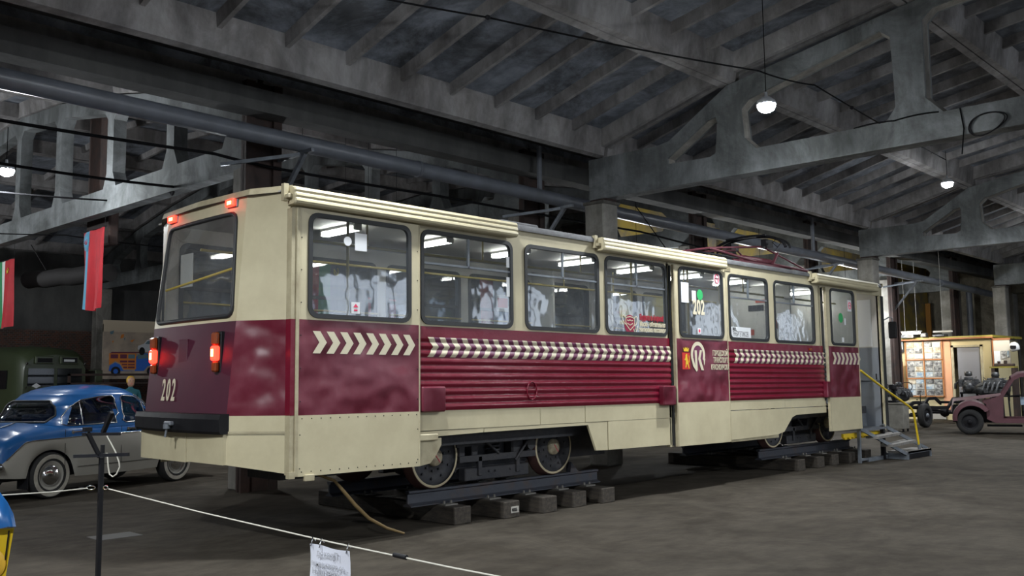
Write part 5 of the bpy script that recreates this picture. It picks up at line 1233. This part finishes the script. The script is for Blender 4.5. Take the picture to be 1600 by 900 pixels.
o = bp_(MB().use(mat('grey_door', (.23, .23, .25), .5)).box((28.82, 3.53, .02), (28.86, 4.25, 2.46)), 'booth_door')
bp_(MB().use(chrome).tube([(28.8, 4.18, 1.05), (28.76, 4.18, 1.05), (28.76, 4.08, 1.05)], .012, 6), 'door_handle', o)
# photo board with printed pictures
t = thing('photo_board', 'brown framed board with rows of old photographs on the booth wall', 'display board', (28.75, 5.35, 0))
o0 = Vector((28.75, 5.35, 0))
g = MB().use(mat('board_back', (.62, .60, .55), .7)).box((28.74, 4.72, .80), (28.795, 5.97, 2.74)).build('board_panel', None, t, -o0)
g = MB().use(mat('board_frame', (.42, .17, .05), .5))
for y in (4.72, 5.34, 5.96): g.box((28.70, y-.018, .78), (28.74, y+.018, 2.76))
for z in (.80, 1.42, 2.07, 2.74): g.box((28.70, 4.70, z-.018), (28.74, 5.98, z+.018))
g.build('board_frame', None, t, -o0)
rg = random.Random(4); pmats = [mat('photo_print_%s' % nm, c, .6, col2=c2, scale=9, detail=8, lo=.42, hi=.58) for nm, c, c2 in (('dark', (.02, .02, .025), (.30, .30, .29)), ('grey', (.08, .08, .085), (.50, .50, .48)), ('sepia', (.34, .26, .16), (.66, .60, .48)), ('pale', (.45, .45, .42), (.75, .74, .68)), ('blue', (.22, .33, .45), (.6, .62, .6)))]
for r in range(3):
    for c in range(2):
        z0 = (.84, 1.46, 2.11)[r]; y0 = (4.755, 5.375)[c]
        for i in range(3):
            for j in range(2):
                g = MB().use(pmats[rg.choice([0, 0, 1, 1, 2, 3, 4] if r < 2 else [1, 2, 3, 3, 1])])
                ya = y0+.285*j; za = z0+.193*i; g.box((28.715, ya+rg.uniform(0, .02), za+rg.uniform(0, .02)), (28.728, ya+.262, za+.172)); g.build('photograph', None, t, -o0)
tag(MB().use(mat('frame_dark', (.03, .03, .03), .4)).box((28.70, 6.02, 2.35), (28.74, 6.22, 2.78)).use(mat('photo_print_blue', 0)).box((28.69, 6.04, 2.45), (28.70, 6.19, 2.72)).build('framed_picture'), 'small dark framed picture left of the photo board', 'picture')
tag(MB().use(mat('brown_board', (.42, .22, .13), .6)).box((28.50, 6.02, .95), (28.54, 6.34, 2.0)).use(woodm).box((28.48, 6.0, .93), (28.54, 6.03, 2.02)).box((28.48, 6.0, 1.4), (28.54, 6.36, 1.43)).box((28.48, 6.0, 1.99), (28.54, 6.36, 2.02)).build('side_notice_board'), 'narrow brown notice board left of the photo board', 'display board')
t = thing('wall_display', 'pale display board with drawings and a shelf of parts right of the booth', 'display board', (28.6, 2.8, 0))
o0 = Vector((28.6, 2.8, 0))
MB().use(mat('display_paper', (.55, .52, .45), .7)).box((28.55, 2.50, 1.80), (28.6, 3.02, 2.68)).use(woodm).box((28.53, 2.48, 2.66), (28.6, 3.04, 2.72)).box((28.53, 3.0, 1.8), (28.6, 3.04, 2.7)).build('board_panel', None, t, -o0)
MB().use(mat('photo_print_grey', 0)).box((28.53, 2.62, 2.05), (28.545, 2.78, 2.3)).use(mat('photo_print_blue', 0)).box((28.53, 2.53, 2.1), (28.545, 2.6, 2.3)).use(white).box((28.535, 2.8, 1.9), (28.545, 2.99, 2.3)).build('drawing', None, t, -o0)
MB().use(dull_yellow).box((28.2, 2.3, 1.74), (28.6, 3.05, 1.79)).use(rust).bbox((28.3, 2.35, 1.79), (28.5, 2.95, 1.88), .02).lathe([(.05, 0), (.05, .1)], (28.35, 2.6, 1.88), (0, 0, 1), 10).lathe([(.04, 0), (.05, .08)], (28.35, 2.8, 1.88), (0, 0, 1), 10).build('parts_shelf', None, t, -o0)
tag(MB().use(rust).box((28.2, 2.9, 0), (28.6, 3.0, 1.74)).box((28.2, 2.3, 0), (28.6, 2.4, 1.74)).box((28.2, 2.3, .8), (28.6, 3.0, .85)).build('shelf_rack'), 'dark rack standing under the parts shelf', 'rack')
t = thing('racing_helmet', 'white helmet hanging beside the pale display board', 'helmet', (28.4, 2.32, 2.42))
MB().use(mat('helmet_white', (.7, .7, .7), .3)).lathe([(0, .16), (.08, .14), (.135, .07), (.15, -.02), (.13, -.12), (.10, -.14)], (0, 0, 0), (0, .3, 1), 20).build('helmet_shell', None, t)
MB().use(black).bbox((-.16, -.09, -.07), (-.08, .09, .04), .02).tube([(0, 0, .16), (0, 0, .3)], .006, 5).build('visor', None, t)
# booth tube lights
t = thing('strip_light', 'fluorescent strip light above the photo board', 'lamp', (28.0, 5.45, 2.98))
MB().use(inner).box((-.06, -.35, .03), (.06, .35, .08)).tube([(0, -.2, .08), (0, -.2, 3.2)], .006, 5).tube([(0, .2, .08), (0, .2, 3.2)], .006, 5).build('light_housing', None, t)
MB().use(tube_em).tube([(0, -.30, .0), (0, .30, .0)], .03, 8).build('light_tube', None, t)
t = thing('strip_light', 'second fluorescent strip light above the booth, right of the first', 'lamp', (28.3, 4.5, 2.98))
MB().use(inner).box((-.06, -.3, .0), (.06, .3, .06)).tube([(0, 0, .06), (0, 0, 3.2)], .006, 5).build('light_housing', None, t)
for (x, y, z), e in (((27.9, 5.5, 2.9), 6.5), ((27.9, 4.2, 2.9), 3), ((28.0, 2.9, 2.9), 3)):
    ld = bpy.data.lights.new('booth_light', 'AREA'); ld.energy = e; ld.color = (1, .90, .72); ld.shape = 'RECTANGLE'; ld.size = .1; ld.size_y = .7
    lo = bpy.data.objects.new('booth_light', ld); COL.objects.link(lo); lo.location = (x, y, z); lo.rotation_euler = (0, R(-30), 0)
tag(MB().use(mat('engine_metal', 0)).box((28.3, 5.5, 2.84), (28.7, 6.0, 2.95)).bbox((28.4, 4.5, 2.84), (28.8, 4.9, 2.93), .02).bbox((28.4, 5.1, 2.84), (28.6, 5.3, 3.0), .02).build('roof_clutter'), 'small dark boxes lying on the booth roof', 'box')

# ================================================================== LEFT SIDE: bus, mural, figure, flags
t = thing('old_bus', 'olive green round-nosed old bus behind the blue sedan', 'bus', (4.95, 19.9, 0), R(12))
# local: -y is the front, x to the right as seen from the front
g = MB().use(oliv)
rows = []
for y, ins, zt in ((.0, .13, 2.38), (.12, .05, 2.52), (.4, .0, 2.60), (1.2, 0, 2.66), (3.3, 0, 2.66)):
    hw_ = 1.02-ins; P = [(-hw_, y, .45), (-hw_-.03, y, 1.2), (-hw_, y, 2.0), (-hw_+.08, y, zt-.22), (-hw_+.28, y, zt-.06), (0, y, zt), (hw_-.28, y, zt-.06), (hw_-.08, y, zt-.22), (hw_, y, 2.0), (hw_+.03, y, 1.2), (hw_, y, .45)]
    rows.append(P)
g.grid(rows); g.add(rows[0], [tuple(range(11))]); g.build('bus_body', None, t)
g = MB().use(mat('bus_glass', (.008, .01, .012), .08)).add([(-.80, -.012, 1.52), (-.05, -.012, 1.50), (-.05, -.012, 2.0), (-.78, -.012, 2.0)], [(0, 1, 2, 3)]); g.add([(.05, -.012, 1.50), (.80, -.012, 1.52), (.78, -.012, 2.0), (.05, -.012, 2.0)], [(0, 1, 2, 3)])
g.build('windscreen', None, t)
g = MB().use(mat('bus_glass', 0))
for k in range(4): g.box((-1.07, .55+.68*k, 1.45), (-1.03, 1.08+.68*k, 1.95))
g.build('side_window', None, t)
g = MB().use(oliv).bbox((-.62, -.06, 2.12), (-.08, 0, 2.34), .02).bbox((.10, -.06, 2.12), (.66, 0, 2.34), .02).use(black).box((-.56, -.065, 2.16), (-.14, -.06, 2.28)).box((.16, -.065, 2.16), (.60, -.06, 2.30)).use(white).box((.2, -.07, 2.19), (.52, -.066, 2.25))
g.build('route_box', None, t)
g = MB().use(chrome)
for x in (-.85, .85): g.tube([(x, -.02, 2.1), (x+.02, -.05, 2.16)], .03, 8); g.tube([(x, -.02, 1.45), (x, -.05, 1.50)], .025, 8)
g.use(white); g.add([(-.55, -.02, 1.46), (-.42, -.02, 1.52), (-.55, -.02, 1.60), (-.68, -.02, 1.52)], [(0, 1, 2, 3)])
g.use(oliv).bbox((-.75, -.35, .5), (.75, 0, 1.42), .08).use(black).box((-.4, -.36, .6), (.4, -.35, 1.2)).use(chrome).lathe([(.1, 0), (.09, .03), (0, .04)], (-.6, -.36, .9), (0, -1, 0), 16).lathe([(.1, 0), (.09, .03), (0, .04)], (.6, -.36, .9), (0, -1, 0), 16)
g.build('bus_front', None, t)
for x, s in ((-.9, 1), (.9, 1)):
    MB().use(tirem).tube([(x-.1, .7, .42), (x+.1, .7, .42)], .42, 24).build('wheel', None, t); MB().use(tirem).tube([(x-.1, 2.7, .42), (x+.1, 2.7, .42)], .42, 24).build('wheel', None, t)
g = MB().use(oliv).bbox((1.12, -.15, 1.45), (1.35, -.12, 1.95), .02).tube([(1.0, 0, 1.95), (1.2, -.13, 1.95)], .012, 6); g.build('bus_mirror', None, t)
# dark low car roof in front of the bus
t = thing('black_car', 'black low car mostly hidden between the sedan and the bus', 'car', (4.6, 16.6, 0), R(15))
g = MB().use(mat('black_car_paint', (.01, .01, .014), .2, coat=.6)); rows = []
for x, zt, w_ in ((-2.1, .7, .7), (-1.6, 1.05, .8), (-.9, 1.15, .8), (-.5, 1.5, .68), (.4, 1.56, .68), (.9, 1.15, .8), (1.7, 1.05, .8), (2.1, .7, .7)): rows.append([(x, -w_, .35), (x, -w_, .8), (x, -w_*.85, zt-.06), (x, 0, zt), (x, w_*.85, zt-.06), (x, w_, .8), (x, w_, .35)])
g.grid(rows); g.add(rows[0], [tuple(range(7))]); g.add(rows[-1], [tuple(range(7))]); g.build('car_body', None, t)
for x in (-1.4, 1.4):
    for s in (-1, 1): road_wheel(t, (x, s*.8, .34), s, .34, .16, False, 'chrome')
# painted mural board
t = thing('mural_board', 'tall beige board painted with a blue and orange wagon and a white car', 'mural', (6.35, 20.2, 0), .0)
MY = -.03
MB().use(mat('mural_beige', (.42, .34, .26), .8, col2=(.26, .22, .19), scale=1.6, lo=.4, hi=.65)).box((0, 0, 1.70), (3.2, .06, 3.30)).use(mat('mural_top', (.5, .42, .31), .8)).box((0, -.003, 3.08), (3.2, .06, 3.42)).use(rust).box((0, .0, 0), (.06, .06, 1.7)).box((3.1, 0, 0), (3.16, .06, 1.7)).build('board_panel', None, t)
def P2(g, pts, y=-.012): g.add([(x, y, z) for x, z in pts], [tuple(range(len(pts)))])
g = MB().use(mat('mural_blue', (.015, .12, .52), .6)); P2(g, [(.18, 1.93), (.20, 2.08), (.36, 2.18), (.50, 2.12), (.60, 1.95), (.95, 1.93), (.98, 2.35), (1.15, 2.47), (1.35, 2.45), (1.42, 2.33), (1.72, 2.24), (1.80, 2.05), (1.80, 1.95), (1.65, 1.95), (1.52, 2.1), (1.35, 2.08), (1.22, 1.93)], -.010)
g.use(mat('mural_orange', (.62, .20, .02), .6)); P2(g, [(.18, 2.10), (.18, 2.45), (.98, 2.45), (.98, 1.98), (.62, 1.98), (.50, 2.16), (.36, 2.22)], -.013)
g.use(mat('mural_maroon', (.13, .02, .05), .6))
for x0, z0, x1, z1 in ((.22, 2.30, .44, 2.42), (.50, 2.30, .70, 2.42), (.50, 2.18, .72, 2.24), (.74, 2.18, .94, 2.24), (.56, 2.10, .72, 2.14), (.74, 2.10, .94, 2.14), (.60, 2.01, .72, 2.06), (.74, 2.01, .94, 2.06)): P2(g, rect(x0, z0, x1, z1), -.015)
P2(g, [(.2, 2.44), (1.2, 2.47), (1.1, 2.50), (.25, 2.49)], -.014)
g.use(mat('mural_glass', (.10, .18, .22), .6)); P2(g, rect(.74, 2.30, .94, 2.42), -.015); P2(g, [(1.02, 2.28), (1.02, 2.42), (1.14, 2.44), (1.34, 2.42), (1.38, 2.32)], -.015)
for cx_ in (.38, 1.45): g.use(black); P2(g, [(cx_+.14*math.cos(a/20*6.283), 1.92+.14*math.sin(a/20*6.283)) for a in range(20)], -.016); g.use(mat('mural_blue', 0)); P2(g, [(cx_+.07*math.cos(a/16*6.283), 1.92+.07*math.sin(a/16*6.283)) for a in range(16)], -.018)
g.build('painted_wagon', None, t)
g = MB().use(mat('mural_white', (.55, .57, .60), .6)); P2(g, [(1.02, 2.58), (1.03, 2.68), (1.2, 2.74), (1.3, 2.86), (1.5, 2.90), (1.85, 2.87), (2.0, 2.74), (2.25, 2.70), (2.35, 2.5), (2.0, 2.42), (1.1, 2.52)], -.010)
g.use(mat('mural_glass', 0)); P2(g, [(1.24, 2.74), (1.32, 2.83), (1.42, 2.84), (1.42, 2.73)], -.013); P2(g, [(1.47, 2.73), (1.47, 2.85), (1.62, 2.84), (1.68, 2.73)], -.013)
for cx_ in (1.15, 1.9): g.use(black); P2(g, [(cx_+.09*math.cos(a/20*6.283), 2.52-.03*(cx_ > 1.5)+.12*math.sin(a/20*6.283)) for a in range(20)], -.016)
g.build('painted_car', None, t)
g = MB().use(mat('mural_orange', 0)); P2(g, [(.52, 3.0), (.60, 3.02), (.58, 2.92), (.5, 2.88), (.5, 2.94)]); P2(g, [(.78, 2.82), (.92, 2.88), (.85, 2.78)]); P2(g, [(.25, 2.8), (.30, 2.83), (.28, 2.74)]); g.use(mat('mural_glass', 0)); P2(g, [(.18, 3.08), (.3, 3.12), (.28, 3.02), (.2, 3.0)]); P2(g, [(.6, 2.9), (.64, 2.92), (.62, 2.82)])
g.build('paint_splashes', None, t)
tag(MB().use(rust).box((4.9, 18.8, 1.78), (10.5, 18.86, 1.84)).box((4.9, 18.8, 1.55), (10.5, 18.86, 1.6)).box((4.9, 18.8, 0), (4.96, 18.86, 1.84)).box((8.5, 18.8, 0), (8.56, 18.86, 1.84)).build('pipe_railing'), 'rusty horizontal pipe railing in front of the mural', 'railing')
# mannequin (skin modifier body)
def figure(t, joints, edges, radii, m, name):
    me = bpy.data.meshes.new(name); me.from_pydata(joints, edges, []); o = bpy.data.objects.new(name, me); COL.objects.link(o); o.parent = t; me.materials.append(m)
    md = o.modifiers.new('skin', 'SKIN'); me.skin_vertices[0].data[0].use_root = True
    for i, r_ in enumerate(radii): me.skin_vertices[0].data[i].radius = (r_, r_*.85)
    s = o.modifiers.new('sub', 'SUBSURF'); s.levels = s.render_levels = 2; md.use_smooth_shade = True; return o
t = thing('dressed_mannequin', 'blond mannequin in a teal shirt standing past the sedan roof', 'mannequin', (4.62, 14.2, 0), R(-10))
J = [(0, 0, .92), (0, 0, 1.12), (0, 0, 1.34), (0, 0, 1.44), (0, -.01, 1.52), (.09, 0, .86), (.11, -.02, .48), (.11, .02, .09), (.11, -.12, .04), (-.09, 0, .86), (-.11, -.02, .48), (-.11, .02, .09), (-.11, -.12, .04), (.17, 0, 1.38), (.24, .02, 1.12), (.20, -.12, .92), (-.17, 0, 1.38), (-.24, .02, 1.12), (-.20, -.12, .92)]
Ed = [(0, 1), (1, 2), (2, 3), (3, 4), (0, 5), (5, 6), (6, 7), (7, 8), (0, 9), (9, 10), (10, 11), (11, 12), (2, 13), (13, 14), (14, 15), (2, 16), (16, 17), (17, 18)]
figure(t, J, Ed, [.13, .12, .14, .05, .05, .09, .06, .045, .03, .09, .06, .045, .03, .055, .042, .03, .055, .042, .03], mat('teal_shirt', (.02, .12, .15), .8), 'clothed_body')
skin = mat('mannequin_skin', (.55, .32, .22), .5)
g = MB().use(skin).lathe([(0, -.125), (.045, -.115), (.07, -.07), (.08, 0), (.078, .05), (.05, .1), (0, .115)], (0, -.01, 1.60), (0, 0, 1), 20).bbox((-.012, -.10, 1.575), (.012, -.075, 1.61), .006)
for s in (-1, 1): g.bbox((s*.085, -.02, 1.58), (s*.075, .01, 1.63), .004)
g.use(black).box((-.04, -.093, 1.615), (-.02, -.085, 1.625)).box((.02, -.093, 1.615), (.04, -.085, 1.625)).use(pinkr).box((-.02, -.088, 1.545), (.02, -.08, 1.553)); g.build('head', None, t)
MB().use(mat('blond_hair', (.60, .36, .04), .6)).lathe([(0, .14), (.06, .125), (.09, .07), (.092, .01), (.085, -.03)], (0, .012, 1.60), (0, .15, 1), 20).build('hair', None, t)
g = MB().use(skin)
for s in (-1, 1):
    h = Vector((s*.20, -.13, .90)); g.bbox(h-Vector((.02, .035, .045)), h+Vector((.02, .035, .03)), .012)
    for k in range(4): g.tube([h+Vector((0, -.025+.017*k, -.04)), h+Vector((0, -.03+.017*k, -.075)), h+Vector((-s*.01, -.03+.017*k, -.105+.006*abs(k-1.5)))], [.008, .0075, .006], 6)
    g.tube([h+Vector((0, -.035, -.0)), h+Vector((0, -.06, -.03)), h+Vector((-s*.005, -.065, -.06))], [.009, .008, .007], 6)
g.build('hand', None, t)
# flags
def flag(name, x0, y0, x1, y1, zt, zb, bands, label, seed, up=6.9, emblem=None):
    """bands: (fraction start, end, material) across the width"""
    t = thing(name, label, 'flag', (x0, y0, 0))
    d = Vector((x1-x0, y1-y0, 0)); nrm = Vector((-d.y, d.x, 0)).normalized(); NX, NZ = 36, 26
    def pt(u, v, off=0):
        fold = .05*math.sin(u*11+seed+v*.8)*(.2+v)+.02*math.sin(u*23+seed*2)*(.3+v); w_ = 1-.12*v*(1-.3*math.sin(v*3))
        p = d*(u*w_+.03*v)+nrm*(fold+off); return (p.x, p.y, zt+(zb-zt)*(v*(1-.02*math.cos(u*5)))-.05*u*0)
    g = MB()
    for a, b, m_ in bands:
        g.use(m_); n_ = max(2, int(NX*(b-a))); g.grid([[pt(a+(b-a)*j/n_, i/NZ) for j in range(n_+1)] for i in range(NZ+1)])
    g.build('flag_cloth', None, t)
    MB().use(black).tube([(-.05*d.x, -.05*d.y, zt+.01), (d.x*1.05, d.y*1.05, zt+.01)], .012, 6).tube([(0, 0, zt), (0, 0, up)], .004, 4).tube([(d.x, d.y, zt), (d.x, d.y, up)], .004, 4).build('flag_rod', None, t)
    if emblem: g = MB(); emblem(g, pt); g.build('flag_emblem', None, t)
sky = mat('sky_blue_cloth', (.08, .33, .50), .75); wht = mat('white_cloth', (.6, .6, .58), .8); grn = mat('green_cloth', (.02, .20, .07), .8); navy = mat('navy_cloth', (.03, .10, .35), .8)
def sun(g, pt):
    g.use(sky); c = (.20, .13)
    for k in range(24):
        a = k/24*6.283; b = a+.14; r1, r2 = .05, .19; q = lambda an, r: pt(c[0]+r*math.cos(an), c[1]+r*.62*math.sin(an), -.012); q2 = lambda an, r: pt(c[0]+r*math.cos(an), c[1]+r*.62*math.sin(an), .012)
        for Q in (q, q2): g.add([Q(a, .09), Q(b, .09), Q(b+.02, r2), Q(a-.02, r2)], [(0, 1, 2, 3)])
    for off in (-.013, .013): g.add([pt(c[0]+.115*math.cos(k/20*6.283), c[1]+.07*math.sin(k/20*6.283), off) for k in range(20)], [tuple(range(20))])
    g.use(redm)
    for off in (-.02, .02):
        P = [pt(c[0]+.055*math.cos(k/10*4.2-1.0), c[1]+.034*math.sin(k/10*4.2-1.0), off) for k in range(11)]; g.tube(P, .008, 5); g.tube([pt(c[0]-.04, c[1]-.02, off), pt(c[0]+.04, c[1]+.03, off)], .008, 5)
flag('hanging_flag', 2.40, 11.42, 2.40, 10.36, 4.52, 2.98, [(0, .16, redm), (.16, .34, sky), (.34, 1, redm)], 'red flag with a pale blue stripe and sun emblem hanging left of the tram', 1.0, 4.76, emblem=sun)
def gold(g, pt):
    g.use(mat('gold_cloth', (.7, .5, .05), .6))
    for off in (-.015, .015): g.tube([pt(.78+.06*math.cos(k/10*4.2-1.0), .16+.04*math.sin(k/10*4.2-1.0), off) for k in range(11)], .01, 5); g.tube([pt(.72, .14, off), pt(.84, .2, off)], .01, 5)
flag('hanging_flag', 2.40, 16.9, 2.40, 15.45, 4.42, 2.88, [(0, .3, redm), (.3, .42, grn), (.42, .58, wht), (.58, 1, redm)], 'red flag with white and green stripes at the left edge', 2.0, 4.76, emblem=gold)
flag('hanging_flag', 4.05, 6.2, 4.95, 6.2, 3.75, 2.0, [(0, .42, redm), (.42, .66, grn), (.66, 1, mat('dark_cloth', (.05, .05, .07), .8))], 'red and green flag seen through the rear door window', 3.0, emblem=gold)
flag('hanging_flag', 5.45, 6.2, 6.1, 6.2, 3.05, 1.8, [(0, .35, redm), (.35, .55, grn), (.55, 1, redm)], 'red flag with a green stripe seen through the rear door window, right', 4.0)
flag('hanging_flag', 8.2, 6.2, 9.2, 6.2, 3.7, 2.0, [(0, .4, redm), (.4, .75, wht), (.75, 1, navy)], 'red, white and blue flag seen through the second tram window', 5.0)
flag('hanging_flag', 2.6, 5.9, 3.1, 5.9, 3.1, 1.7, [(0, .35, redm), (.35, .6, sky), (.6, 1, redm)], 'red flag with blue stripe seen through the rear window of the tram', 6.0)
